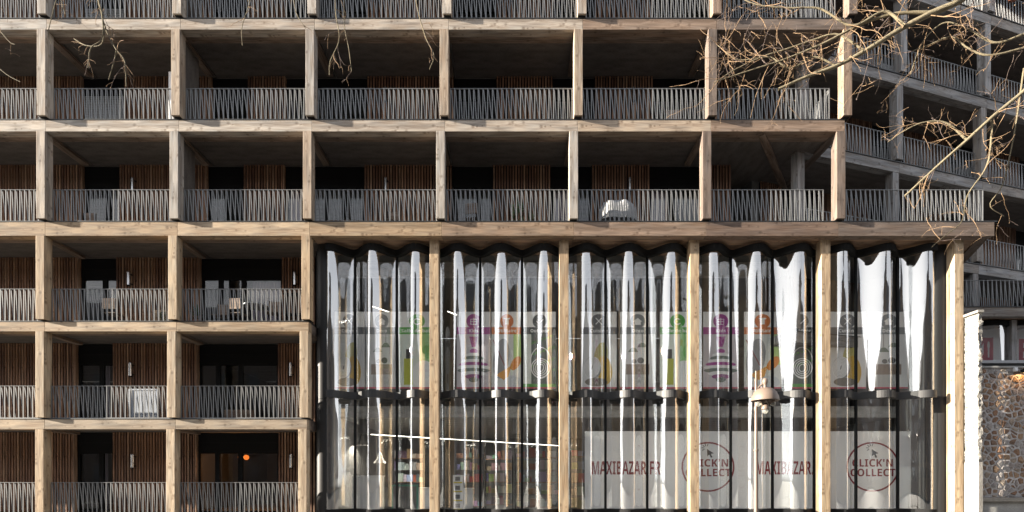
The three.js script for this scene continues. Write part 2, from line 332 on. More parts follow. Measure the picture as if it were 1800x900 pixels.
{ // terrace above the shop
  const x0 = L.B.J(6) + 0.06, x1 = X(1728, L.C.D + 0.14);
  railing('balcony_railing', x1 - x0, 1.0, 'grey steel railing of the open terrace corner above the shop roof', 'balcony railings of the main block', new THREE.Vector3(x0, L.C.top + 0.02, Z(L.C.D + 0.14)), 0);
  railing('balcony_railing', 1.5, 1.0, 'short grey railing closing the open end of the uppermost whole balcony row', 'balcony railings of the main block', new THREE.Vector3(L.A.J(6) - 0.46, L.B.top + 0.02, Z(L.B.D + 0.2)), Math.PI / 2);
}

// ---------------------------------------------------------------- glazed shop below
const shop = thing('shop_pavilion', 'shop hall of rippled glass between tall timber posts under the overhanging roof beam', 'shop');
const GD = 17.0, PITCH = 73.4 / F * GD, AMP = 0.5, X624 = X(624, GD);
const wave = x => Z(GD) + AMP * (1 - Math.cos((x - X624) / PITCH * 2 * Math.PI)) / 2;
const cuts = [X(584, GD)]; for (let i = 0; i < 14; i++) cuts.push(X624 + PITCH * i); cuts.push(X(1624, GD));
const yTop = EYE + 6.9, yMid1 = EYE + 2.66, yMid0 = EYE + 2.43, yBot = EYE - 0.95;
function rippled(x0, x1, y0, y1, n = 44, rowsY = 14) {   // hand-bent pane: each a little different
  const da = rr(-0.05, 0.05), db = rr(-0.012, 0.012), p1 = rr(0, 6), p2 = rr(0, 6), f = (x, y) => { const q = (x - X624) / PITCH * 2 * Math.PI, e = (1 - Math.cos(q)) / 2; return wave(x) + da * e + db * Math.sin(2 * q) + e * (0.0035 * Math.sin(y * 2.1 + p1) + 0.0022 * Math.sin(y * 5.3 + p2 + q)); };
  const pos = [], nor = [], uv = [], idx = [];
  for (let j = 0; j <= rowsY; j++) for (let i = 0; i <= n; i++) {
    const x = x0 + (x1 - x0) * i / n, y = y0 + (y1 - y0) * j / rowsY, sx = (f(x + 0.001, y) - f(x - 0.001, y)) / 0.002, sy = (f(x, y + 0.001) - f(x, y - 0.001)) / 0.002, l = Math.hypot(sx, sy, 1);
    pos.push(x, y, f(x, y)); nor.push(-sx / l, -sy / l, 1 / l); uv.push(x, y);
    if (i < n && j < rowsY) { const a = j * (n + 1) + i, b = a + n + 1; idx.push(a, a + 1, b, b, a + 1, b + 1); }
  }
  const g = new THREE.BufferGeometry(); g.setAttribute('position', new THREE.Float32BufferAttribute(pos, 3)); g.setAttribute('normal', new THREE.Float32BufferAttribute(nor, 3)); g.setAttribute('uv', new THREE.Float32BufferAttribute(uv, 2)); g.setIndex(idx); return g;
}
function ribbon(x0, x1, y0, y1, th, n) { // closed rippled band
  const s = new THREE.Shape(), a = [], b = [];
  for (let i = 0; i <= n; i++) { const x = x0 + (x1 - x0) * i / n, t = AMP * Math.PI / PITCH * Math.sin((x - X624) / PITCH * 2 * Math.PI), l = Math.hypot(t, 1); a.push([x - t / l * th, wave(x) + th / l]); b.push([x + t / l * th * 0.6, wave(x) - th / l * 0.6]); }
  a.forEach(([x, z], i) => i ? s.lineTo(x, -z) : s.moveTo(x, -z)); b.reverse().forEach(([x, z]) => s.lineTo(x, -z));
  const g = new THREE.ExtrudeGeometry(s, { depth: y1 - y0 - 0.012, bevelEnabled: true, bevelSize: 0.006, bevelThickness: 0.006, bevelSegments: 1 });
  g.rotateX(-Math.PI / 2); g.translate(0, y0 + 0.006, 0); return g;
}
for (let i = 0; i < cuts.length - 1; i++) {
  const a = cuts[i] + 0.006, b = cuts[i + 1] - 0.006;
  mesh('glass_pane', rippled(a, b, yMid1, yTop), M.shopGlass, shop);
  mesh('glass_pane', rippled(a, b, yBot, yMid0), M.shopGlass, shop);
  const tr = mesh('transom_band', ribbon(cuts[i] + 0.002, cuts[i + 1] - 0.002, yMid0, yMid1, 0.055, 24), M.band, shop);
  for (const f of [0.06, 0.12, 0.44, 0.5, 0.9]) for (const dy of [0.07, 0.16]) {
    const x = a + (b - a) * f, s = AMP * Math.PI / PITCH * Math.sin((x - X624) / PITCH * 2 * Math.PI), g = new THREE.CylinderGeometry(0.012, 0.012, 0.01, 8); g.rotateX(Math.PI / 2); g.rotateY(-Math.atan(s)); g.translate(x - 0.057 * s / Math.hypot(1, s), yMid0 + dy, wave(x) + 0.06 / Math.hypot(1, s)); mesh('bolt', g, M.screw, tr);
  }
  mesh('head_band', ribbon(cuts[i] + 0.001, cuts[i + 1] - 0.001, yTop - 0.03, yTop + 0.17, 0.085, 24), M.black, shop);
  mesh('base_band', ribbon(cuts[i] + 0.001, cuts[i + 1] - 0.001, yBot - 0.2, yBot, 0.06, 24), M.black, shop);
  if (i) for (const [y0, y1] of [[yMid1, yTop], [yBot, yMid0]]) mesh('mullion', box(cuts[i] - 0.034, cuts[i] + 0.034, y0, y1, wave(cuts[i]) - 0.05, wave(cuts[i]) + 0.03, 0.01), M.black, shop);
}
const CD = 16.38;
for (const px of [771, 999.5, 1229, 1460, 1694]) {
  mesh('timber_post', box(X(px, CD) - 0.27, X(px, CD), 0.13, L.C.bot + 0.02, Z(CD + 0.32), Z(CD), 0.008), pick(M.honeyPost), shop);
}
// overhanging roof: soffit panels, edge joists, terrace floor
{
  const b = L.C.bot + 0.03, ends = [L.C.J(2)]; for (let i = 1; i <= 8; i++) ends.push(L.C.J(2) + i * BAY / 2);
  for (let i = 0; i < 8; i++) mesh('soffit_panel', box(ends[i] + 0.004, ends[i + 1] - 0.004, b, b + 0.03, Z(17.6), Z(L.C.D + 0.29), 0.003, 0), M.soffitWarm, shop);
  const poly = (pts, y0, h) => { const s = new THREE.Shape(); pts.forEach(([x, D], i) => i ? s.lineTo(x, D) : s.moveTo(x, D)); const g = new THREE.ExtrudeGeometry(s, { depth: h, bevelEnabled: false }); g.rotateX(Math.PI / 2); g.scale(1, -1, 1); g.translate(0, y0, 0); const p = g.attributes.position; for (let i = 0; i < p.count; i++) p.setZ(i, CZ - p.getZ(i)); g.scale(1, 1, 1); g.computeVertexNormals(); return grain(g, 0, 0.5, 1.4); };
  const two = m => { const c = m.clone(); c.side = THREE.DoubleSide; return c; };
  const xe = X(1748, L.C.D), xi = L.C.J(6);
  mesh('corner_soffit', poly([[xi + 0.006, L.C.D + 0.29], [xe - 0.02, L.C.D + 0.29], [xe + 0.95, 18.5], [xi + 0.006, 18.5]], b, 0.03), two(M.soffitWarm), shop);
  mesh('terrace_floor', poly([[xi + 0.005, L.C.D + 0.29], [xe - 0.02, L.C.D + 0.29], [xe + 0.95, 18.5], [xe + 0.95, 27], [xi + 0.005, 27]], b + 0.035, 0.35), two(M.concrete), shop);
  const dir = Math.atan2(0.95, 18.5 - L.C.D - 0.29), g = box(-0.14, 0.14, 0, L.C.top - L.C.bot, -2.3, 0); g.rotateY(-dir); g.translate(xe - 0.13, L.C.bot, Z(L.C.D + 0.29)); mesh('edge_beam', g, M.brown[1], shop);
}
// interior shell
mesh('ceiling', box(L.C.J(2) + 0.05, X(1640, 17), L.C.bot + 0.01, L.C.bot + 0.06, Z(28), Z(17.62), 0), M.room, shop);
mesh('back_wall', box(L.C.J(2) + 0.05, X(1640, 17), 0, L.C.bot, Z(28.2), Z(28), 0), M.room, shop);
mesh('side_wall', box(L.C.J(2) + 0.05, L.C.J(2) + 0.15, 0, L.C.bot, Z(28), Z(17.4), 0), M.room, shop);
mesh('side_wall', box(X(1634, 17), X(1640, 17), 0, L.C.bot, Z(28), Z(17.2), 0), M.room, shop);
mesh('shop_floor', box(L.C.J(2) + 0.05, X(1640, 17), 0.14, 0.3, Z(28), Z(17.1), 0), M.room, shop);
mesh('upper_floor', box(L.C.J(2) + 0.15, X(1634, 17), EYE + 2.02, EYE + 2.4, Z(28), Z(18.3), 0.01), M.concrete, shop);
for (let i = 0; i < 9; i++) mesh('concrete_lintel', box(cuts[0] - 0.1 + i * 1.62, cuts[0] - 0.1 + (i + 1) * 1.62 - 0.008, EYE + 6.65, EYE + 7.12, Z(18.2), Z(18.0), 0.006), M.concrete, shop);
for (let i = 0; i < 7; i++) mesh('interior_column', box(-5.2 + i * 2.6, -4.95 + i * 2.6, EYE + 1.5, EYE + 2.0, Z(18.9), Z(18.6), 0.01), M.room, shop);
// rounded steel corners
for (const [px, D, r] of [[571, 16.95, 0.24], [1648, 17.05, 0.32]]) {
  for (const [y0, y1] of [[0.13, EYE + 2.42], [EYE + 2.43, L.C.bot + 0.02]]) mesh('corner_tube', cyl(X(px, D), y0, y1, Z(D), r, r, 36), M.corner, shop);
}
mesh('steel_panel', box(X(1652, 17.6), X(1690, 17.6), 0.13, Y(562, 17.6), Z(17.75), Z(17.6), 0.02), M.corner, shop);

// ---------------------------------------------------------------- posters on the upper floor
function canvasTex(w, h, draw) { const c = document.createElement('canvas'); c.width = w; c.height = h; draw(c.getContext('2d'), w, h); const t = new THREE.CanvasTexture(c); t.colorSpace = THREE.SRGBColorSpace; return t; }
const circle = (x, cx, cy, r, f) => { x.fillStyle = f; x.beginPath(); x.arc(cx, cy, r, 0, 7); x.fill(); };
const ell = (x, cx, cy, a, b, f, rot = 0) => { x.fillStyle = f; x.beginPath(); x.ellipse(cx, cy, a, b, rot, 0, 7); x.fill(); };
const kinds = {
  Cuisine: ['#6b6c70', x => { x.fillStyle = '#dededf'; x.fillRect(0, 96, 140, 232); ell(x, 78, 190, 26, 60, '#b7b06a', 0.15); ell(x, 92, 250, 30, 62, '#c9a43e', -0.1); ell(x, 46, 240, 34, 48, '#8e8f92'); x.strokeStyle = '#f2f2f2'; x.lineWidth = 4; for (let i = 0; i < 6; i++) { x.beginPath(); x.ellipse(44, 238, 30 - i * 5, 44 - i * 6, 0.2, 0, 7); x.stroke(); } ell(x, 60, 300, 44, 18, '#7b756c'); },
    x => { x.strokeStyle = '#fff'; x.lineWidth = 4; x.beginPath(); x.moveTo(58, 26); x.lineTo(82, 54); x.moveTo(82, 26); x.lineTo(58, 54); x.stroke(); }],
  'D\u00e9co': ['#83898c', x => { x.fillStyle = '#e2e4e5'; x.fillRect(0, 96, 140, 232); x.strokeStyle = '#666'; x.lineWidth = 2; for (const [px, py] of [[52, 150], [88, 130]]) { x.beginPath(); x.moveTo(px, 96); x.lineTo(px, py); x.stroke(); x.fillStyle = '#7f8a7e'; x.beginPath(); x.moveTo(px - 20, py + 22); x.quadraticCurveTo(px, py - 18, px + 20, py + 22); x.fill(); } x.fillStyle = '#93857a'; x.fillRect(24, 224, 92, 44); x.fillStyle = '#b8b8b8'; x.fillRect(30, 268, 80, 60); circle(x, 56, 212, 10, '#777'); circle(x, 82, 208, 13, '#555'); },
    x => { x.fillStyle = '#fff'; x.beginPath(); x.moveTo(52, 42); x.lineTo(70, 26); x.lineTo(88, 42); x.lineTo(82, 42); x.lineTo(82, 56); x.lineTo(58, 56); x.lineTo(58, 42); x.fill(); }],
  'Salle de bain': ['#4faa3f', x => { x.fillStyle = '#dfe9df'; x.fillRect(0, 96, 140, 232); x.fillStyle = '#8fd07f'; x.fillRect(80, 96, 60, 120); ell(x, 96, 270, 46, 62, '#eef1f0'); x.fillStyle = '#b6bd35'; x.fillRect(20, 200, 34, 112); x.fillStyle = '#22251f'; x.fillRect(28, 160, 20, 40); ell(x, 112, 170, 22, 30, '#63b84e'); },
    x => { x.strokeStyle = '#fff'; x.lineWidth = 5; x.beginPath(); x.arc(70, 42, 12, 0.5, 5.6); x.stroke(); }],
  Kids: ['#a3238e', x => { x.fillStyle = '#d3ccd2'; x.fillRect(0, 96, 140, 232); x.fillStyle = '#a3238e'; x.beginPath(); x.moveTo(52, 106); x.lineTo(88, 106); x.lineTo(78, 150); x.lineTo(62, 150); x.fill(); ell(x, 70, 168, 16, 10, '#a3238e'); const st = ['#f4f4f4', '#6c7a74', '#f4f4f4', '#a3238e', '#f4f4f4', '#6c7a74', '#f4f4f4', '#8e3f83', '#55605c']; st.forEach((c, i) => { const y = 186 + i * 13, w = i < 5 ? 34 + i * 8.5 : 68 - (i - 5) * 16; ell(x, 70, y, w, 11, c); }); },
    x => { x.strokeStyle = '#fff'; x.lineWidth = 3; x.strokeRect(58, 32, 24, 22); x.beginPath(); x.moveTo(70, 26); x.lineTo(70, 54); x.moveTo(56, 42); x.lineTo(84, 42); x.stroke(); }],
  Utilitaire: ['#d9742a', x => { x.fillStyle = '#d9dcda'; x.fillRect(0, 96, 140, 232); x.fillStyle = '#bfe08a'; x.fillRect(100, 96, 40, 130); ell(x, 44, 200, 36, 86, '#8c8f93', 0.15); x.fillStyle = '#df9a2c'; x.beginPath(); x.moveTo(20, 270); x.lineTo(90, 230); x.lineTo(70, 300); x.fill(); ell(x, 110, 220, 18, 34, '#e08a2a', 0.6); ell(x, 96, 300, 40, 26, '#c5cbd1'); x.strokeStyle = '#7a3030'; x.lineWidth = 4; x.beginPath(); x.moveTo(8, 120); x.lineTo(60, 230); x.stroke(); },
    x => { x.fillStyle = '#fff'; x.fillRect(62, 28, 16, 26); x.fillRect(56, 26, 28, 6); }],
  Outdoor: ['#4b4f4f', x => { x.fillStyle = '#5e6662'; x.fillRect(0, 96, 140, 232); for (let i = 0; i < 90; i++) ell(x, (i * 53) % 140, 100 + (i * 31) % 150, 6, 3, i % 3 ? '#3e6f3e' : '#6fa350', i); x.fillStyle = '#d8ded8'; x.fillRect(0, 96, 34, 232); x.strokeStyle = '#f2f2f2'; x.lineWidth = 4; x.beginPath(); x.ellipse(74, 218, 44, 66, 0, 0, 7); x.stroke(); for (let i = 0; i < 4; i++) { x.beginPath(); x.ellipse(74, 240, 40 - i * 9, 40 - i * 8, 0.3, 0, 7); x.stroke(); } x.fillStyle = '#58a048'; x.fillRect(0, 308, 140, 20); },
    x => { x.strokeStyle = '#fff'; x.lineWidth = 4; x.beginPath(); x.moveTo(56, 40); x.lineTo(68, 50); x.lineTo(86, 32); x.stroke(); }],
};
const posterMat = {};
for (const [k, [col, pic, icon]] of Object.entries(kinds)) posterMat[k] = new THREE.MeshStandardMaterial({ name: 'poster_print', roughness: 0.6, map: canvasTex(140, 328, x => {
  x.fillStyle = '#f6f6f6'; x.fillRect(0, 0, 140, 328); pic(x); circle(x, 70, 40, 30, col); icon(x);
  x.fillStyle = col; x.fillRect(0, 66, 140, 30); x.fillStyle = '#fff'; x.font = 'bold 20px sans-serif'; x.textAlign = 'center'; x.fillText(k, 70, 88); x.fillStyle = '#c2405e'; x.fillRect(0, 322, 140, 6);
}) });
const PD = 17.9, posts = ['second', 'third', 'fourth', 'fifth'];
const where = ['before the first timber post', 'between first and second posts', 'between second and third posts', 'between third and fourth posts', 'past the fourth timber post'];
const say = { Cuisine: 'grey-banded kitchen poster', 'D\u00e9co': 'pale decoration poster with hanging lamps', 'Salle de bain': 'green bathroom poster', Kids: 'magenta spinning top poster', Utilitaire: 'orange-banded household poster', Outdoor: 'dark green garden chair poster' };
for (const [k, a, b, w] of [['Cuisine', 587, 641, 0], ['D\u00e9co', 643, 699, 0], ['Salle de bain', 701, 765, 0], ['Kids', 803, 862, 1], ['Utilitaire', 864, 918, 1], ['Outdoor', 920, 977, 1], ['Cuisine', 1021, 1084, 2], ['D\u00e9co', 1090, 1152, 2], ['Salle de bain', 1160, 1222, 2], ['Kids', 1236, 1298, 3], ['Utilitaire', 1308, 1373, 3], ['Outdoor', 1379, 1438, 3], ['Cuisine', 1458, 1522, 4], ['D\u00e9co', 1528, 1596, 4]]) {
  const x0 = X(a, PD), x1 = X(b, PD), y1 = Y(548, PD), y0 = Y(683, PD);
  const t = thing('poster', `${say[k]} behind the upper glass ${where[w]}`, 'poster', 'posters behind the upper shop glass', new THREE.Vector3(x0, y0, Z(PD)));
  mesh('backing_board', box(0, x1 - x0, 0, y1 - y0, -0.02, -0.002, 0.002), M.white, t);
  const g = new THREE.PlaneGeometry(x1 - x0, y1 - y0); g.translate((x1 - x0) / 2, (y1 - y0) / 2, 0.001); mesh('print', g, posterMat[k], t);
}
// white window screens with red lettering
const red = '#84101f';
const urlTex = new THREE.MeshStandardMaterial({ name: 'red_lettering', roughness: 0.6, map: canvasTex(1024, 512, (x, w, h) => { x.fillStyle = '#f5f5f6'; x.fillRect(0, 0, w, h); x.fillStyle = red; x.font = 'bold 122px sans-serif'; x.textAlign = 'center'; x.fillText('MAXIBAZAR.FR', w / 2, 0.56 * h); }) });
const clickTex = new THREE.MeshStandardMaterial({ name: 'red_emblem', roughness: 0.6, map: canvasTex(512, 512, (x, w, h) => {
  x.fillStyle = '#f5f5f6'; x.fillRect(0, 0, w, h); x.strokeStyle = red; x.lineWidth = 10; x.beginPath(); x.arc(256, 236, 160, 0, 7); x.stroke();
  x.fillStyle = red; x.font = 'bold 68px sans-serif'; x.textAlign = 'center'; x.fillText("CLICK'N", 256, 234); x.fillText('COLLECT', 256, 298);
  x.fillStyle = '#33363a'; x.beginPath(); x.moveTo(250, 118); x.lineTo(292, 146); x.lineTo(274, 150); x.lineTo(284, 172); x.lineTo(274, 176); x.lineTo(264, 154); x.lineTo(252, 166); x.fill();
  x.strokeStyle = '#55585c'; x.lineWidth = 5; for (let a = 2.6; a < 5.6; a += 0.62) { x.beginPath(); x.moveTo(246 + 14 * Math.cos(a), 112 + 14 * Math.sin(a)); x.lineTo(246 + 30 * Math.cos(a), 112 + 30 * Math.sin(a)); x.stroke(); }
}) });
const SD = 17.8;
for (const [a, b, m, lab] of [[1028, 1172, urlTex, 'white window screen with red web address before the fourth post'.replace('before', 'between third and').replace('and the', 'and')], [1172, 1317, clickTex, 'white window screen with round red emblem behind the third timber post'], [1317, 1462, urlTex, 'white window screen with red web address behind the street lamp'], [1462, 1606, clickTex, 'white window screen with round red emblem beside the dark corner tube']]) {
  const x0 = X(a, SD) + 0.003, x1 = X(b, SD) - 0.003, y1 = Y(758, SD), y0 = Y(894, SD);
  const lbl = m === urlTex && a === 1028 ? 'white window screen with red web address between second and third posts' : lab;
  const t = thing('window_screen', lbl, 'sign', 'white screens behind the lower shop glass', new THREE.Vector3(x0, y0, Z(SD)));
  mesh('board', box(0, x1 - x0, 0, y1 - y0, -0.03, -0.002, 0.002), M.white, t);
  const g = new THREE.PlaneGeometry(x1 - x0, y1 - y0); g.translate((x1 - x0) / 2, (y1 - y0) / 2, 0.001); mesh('print', g, m, t);
}

// ---------------------------------------------------------------- shop interior
{
  const ledMat = new THREE.MeshStandardMaterial({ name: 'led_light', color: 0xffffff, emissive: lin(1, 0.93, 0.8), emissiveIntensity: 1.6 });
  const strip = (a, b, label) => {
    const t = thing('led_light', label, 'light', 'light lines in the shop'), len = a.distanceTo(b), mid = a.clone().add(b).multiplyScalar(0.5), ang = Math.atan2(-(b.z - a.z), b.x - a.x);
    t.position.copy(mid); t.rotation.y = ang;
    mesh('housing', box(-len / 2, len / 2, 0.012, 0.06, -0.05, 0.05, 0.004), M.frame, t);
    mesh('led_tube', box(-len / 2, len / 2, -0.012, 0.01, -0.012, 0.012, 0.004), ledMat, t);
    const l = new THREE.RectAreaLight(lin(1, 0.93, 0.8), 22, len, 0.07); l.position.set(0, -0.05, 0); l.rotation.x = -Math.PI / 2; t.add(l);
  };
  strip(P(652, 763, 19.2), P(985, 784, 26), 'long white light line hanging in the shop behind the first two posts');
  strip(P(655, 543, 19), P(692, 547, 19.8), 'short light line above the posters by the corner tube');
  strip(P(787, 550, 19), P(803, 551, 19.4), 'tiny light line beside the magenta spinning top poster');
  // spotlights
  for (const [px, py, D, lab] of [[636, 775, 20, 'steel spotlight hanging from the shop ceiling near the corner tube'], [668, 806, 19.4, 'wide steel reflector lamp hanging low in the shop']]) {
    const t = thing('spotlight_lamp', lab, 'lamp', undefined, P(px, py, D));
    const s = new THREE.LatheGeometry([[0.03, 0.2], [0.06, 0.18], [0.09, 0.02], [0.24, -0.16], [0.235, -0.16], [0.08, 0]].map(p => new THREE.Vector2(...p)), 24); mesh('lamp_shade', s, M.chrome, t);
    mesh('cord', cyl(0, 0.18, 0.75, 0, 0.008), M.frame, t); const g = new THREE.SphereGeometry(0.06, 12, 8); g.translate(0, -0.06, 0); mesh('light_bulb', g, ledMat, t);
    const l = new THREE.PointLight(lin(1, 0.9, 0.72), 3); l.position.set(0, -0.06, 0); t.add(l);
  }
  // shelving with goods
  const colors = [[0.5, 0.5, 0.5], [0.7, 0.7, 0.68], [0.55, 0.12, 0.1], [0.35, 0.2, 0.1], [0.15, 0.15, 0.16], [0.5, 0.42, 0.2], [0.6, 0.6, 0.62], [0.3, 0.33, 0.36]];
  const goodsMat = new THREE.MeshStandardMaterial({ name: 'packed_goods', vertexColors: true, roughness: 0.6 });
  const tinted = (g, c) => { const n = g.attributes.position.count, a = new Float32Array(n * 3); for (let i = 0; i < n; i++) a.set(c, i * 3); g.setAttribute('color', new THREE.BufferAttribute(a, 3)); return g; };
  [[690, 745, 22, 'packed shelf rack behind the green framed stand'], [800, 850, 21.5, 'shelf rack of dark cartons right of the first timber post'], [852, 902, 23, 'shelf rack under the long light line'], [905, 985, 21.2, 'wide shelf rack stacked with white cartons before the second post'], [1003, 1030, 20, 'narrow shelf rack of boxed appliances beside the second timber post'], [586, 612, 19.5, 'wire shelf rack against the dark corner tube']].forEach(([a, b, D, lab]) => {
    const x0 = X(a, D), x1 = X(b, D), W = x1 - x0, y0 = 0.3, top = EYE + 0.95, t = thing('shelf_rack', lab, 'shelf', 'shelf racks in the shop', new THREE.Vector3(x0, y0, Z(D)));
    for (const x of [0, W - 0.04]) for (const z of [0, -0.46]) mesh('upright', box(x, x + 0.04, 0, top - y0, z - 0.04, z, 0.003), M.frame, t);
    const goods = []; let n = 0;
    for (let y = 0.25; y < top - y0; y += 0.48) {
      mesh('shelf_board', box(0.041, W - 0.041, y, y + 0.03, -0.5, 0, 0.003), n % 2 ? M.room : M.slat[0], t); n++;
      let x = 0.06; while (x < W - 0.2) { const w = rr(0.07, 0.3), h = rr(0.14, 0.4); goods.push(tinted(box(x, Math.min(W - 0.05, x + w), y + 0.032, y + 0.032 + h, -0.42, -0.02 - rnd() * 0.08, 0.004), pick(colors).map(c => c * rr(0.35, 0.8)))); x += w + 0.012; }
    }
    mesh('goods', merged(goods), goodsMat, t).userData.kind = 'stuff';
  });
  const sg = thing('display_stand', 'green framed display stand at the shop window foot', 'stand', undefined, new THREE.Vector3(X(688, 18.5), 0.3, Z(18.5)));
  const green = plain('green_frame', 0.05, 0.24, 0.17, 0.5), sw = X(735, 18.5) - X(688, 18.5), sh = Y(852, 18.5) - 0.3;
  for (const x of [0, sw - 0.06]) mesh('post', box(x, x + 0.06, 0, sh, -0.06, 0), green, sg);
  mesh('panel', box(0.061, sw - 0.061, 0.1, sh - 0.06, -0.05, -0.02), M.room, sg); mesh('header', box(0.061, sw - 0.061, sh - 0.058, sh, -0.055, -0.005), green, sg);
  const counter = (a, b, py, D, lab) => { const t = thing('shop_counter', lab, 'counter', undefined, new THREE.Vector3(X(a, D), 0.3, Z(D))), w = X(b, D) - X(a, D), h = Y(py, D) - 0.3; mesh('body', box(0.02, w - 0.02, 0, h - 0.04, -0.4, 0, 0.03), M.white, t); mesh('worktop', box(0, w, h - 0.038, h, -0.43, 0.03, 0.012), M.white, t); mesh('kick_plate', box(0.03, w - 0.03, 0.0, 0.1, 0.001, 0.01, 0.002), M.frame, t); };
  counter(618, 672, 836, 18.4, 'rounded white panel counter in the shop by the corner tube');
  counter(732, 768, 857, 18.6, 'low white counter behind the first timber post');
  counter(812, 832, 858, 18.7, 'slim white counter in the shop past the first post');
  for (let i = 0; i < 5; i++) { const t = thing('carton', `white and yellow carton, ${ordinal[i]} from the floor of the stack past the first post`, 'carton', 'stacked cartons in the shop window', new THREE.Vector3(X(796, 18.3), 0.3 + i * 0.3, Z(18.3))); mesh('box_body', box(0, 0.34, 0, 0.295, -0.3, 0, 0.006), M.white, t); mesh('label_strip', box(0.02, 0.32, 0.02, 0.07, 0.001, 0.004, 0.001), plain('yellow_print', 0.6, 0.5, 0.05), t); mesh('printed_picture', box(0.08, 0.24, 0.1, 0.24, 0.001, 0.004, 0.001), M.room, t); }
}

// ---------------------------------------------------------------- wing turning away to the side
const WA = 16.5 * Math.PI / 180;
const wing = thing('apartment_wing', 'shaded grey timber balcony wing turning away behind the shop roof corner', 'building');
wing.position.set(12.98, 0, Z(18.05)); wing.rotation.y = WA;
{
  const lv = [{ n: 'ZZ', top: L.Z.top + 2.9 }, { n: 'Z', top: L.Z.top }, { n: 'A', top: L.A.top }, { n: 'B', top: L.B.top }, { n: 'C', top: L.C.top }, { n: 'DD', top: L.C.top - 2.95 }];
  lv.forEach((l, i) => { l.bot = l.top - 0.33; l.s = (i - 1) * 0.08; });  // each floor steps back a little
  const off = l => ({ x: -l.s, z: -l.s });
  const K0 = -1, K1 = 4;
  lv.forEach((l, i) => {
    const o = off(l);
    for (let k = K0; k <= K1; k++) mesh('edge_beam', box(o.x + 3.9 * (k - 1) + 0.13 + (k === K0 ? 3.62 : 0), o.x + 3.9 * k + 0.12, l.bot, l.top, o.z - 0.28, o.z), pick(M.grey), wing);
    const xl = o.x - 4.05, xr = o.x + 16.5;
    mesh('flashing', box(xl, xr, l.top + 0.002, l.top + 0.03, o.z - 0.4, o.z + 0.03, 0.004), M.flash, wing);
    mesh('floor_slab', box(xl, xr, l.bot + 0.07, l.top - 0.01, o.z - 8, o.z - 0.29, 0), M.concrete, wing);
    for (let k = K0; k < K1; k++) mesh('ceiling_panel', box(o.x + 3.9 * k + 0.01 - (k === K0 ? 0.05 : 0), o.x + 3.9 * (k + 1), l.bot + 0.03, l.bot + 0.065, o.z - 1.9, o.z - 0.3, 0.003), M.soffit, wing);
    if (i === 0) return;
    const h = lv[i - 1], p = off(h);
    for (let k = K0; k <= K1; k++) {
      mesh('column', box(p.x + 3.9 * k - 0.15, p.x + 3.9 * k + 0.12, l.top + 0.08, h.bot - 0.005, p.z - 0.28, p.z - 0.003, 0.008), pick(M.grey), wing);
      mesh('column_shoe', box(p.x + 3.9 * k - 0.12, p.x + 3.9 * k + 0.09, l.top + 0.031, l.top + 0.08, p.z - 0.26, p.z - 0.05, 0.004), M.black, wing);
    }
    const z = p.z - 1.8, bot = l.top, top = h.bot + 0.04;
    for (let k = K0; k < K1; k++) {
      const x0 = p.x + 3.9 * k;
      slatWall(wing, x0 + 0.0, x0 + 0.9, bot, top, z, false); windowUnit(wing, x0 + 0.9, x0 + 2.5, bot, top, z, k === 0 && i === 2 ? { blind: 1 } : {}); slatWall(wing, x0 + 2.5, x0 + 3.9, bot, top, z, false);
    }
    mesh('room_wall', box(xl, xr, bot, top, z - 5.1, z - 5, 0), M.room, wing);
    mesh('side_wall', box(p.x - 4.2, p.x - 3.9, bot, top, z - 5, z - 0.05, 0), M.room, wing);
    const rowWord = ['', 'top row', 'second row', 'third row', 'fourth row', 'lowest row'][i];
    for (let k = K0; k < 2; k++) {
      if (i === 1 && k < 0) continue; if (i === 5 && k < 0) continue;
      const q = off(l), lx = p.x + 3.9 * k + 0.13, lz = q.z - 0.14, v = new THREE.Vector3(lx, 0, lz).applyAxisAngle(new THREE.Vector3(0, 1, 0), WA);
      railing('wing_railing', 3.62, 1.0, `shaded steel railing of the angled wing, ${ordinal[k + 1]} bay, ${rowWord} counted downwards`, 'railings of the angled wing', new THREE.Vector3(wing.position.x + v.x, l.top + 0.02, wing.position.z + v.z), WA, 0.15);
    }
  });
}

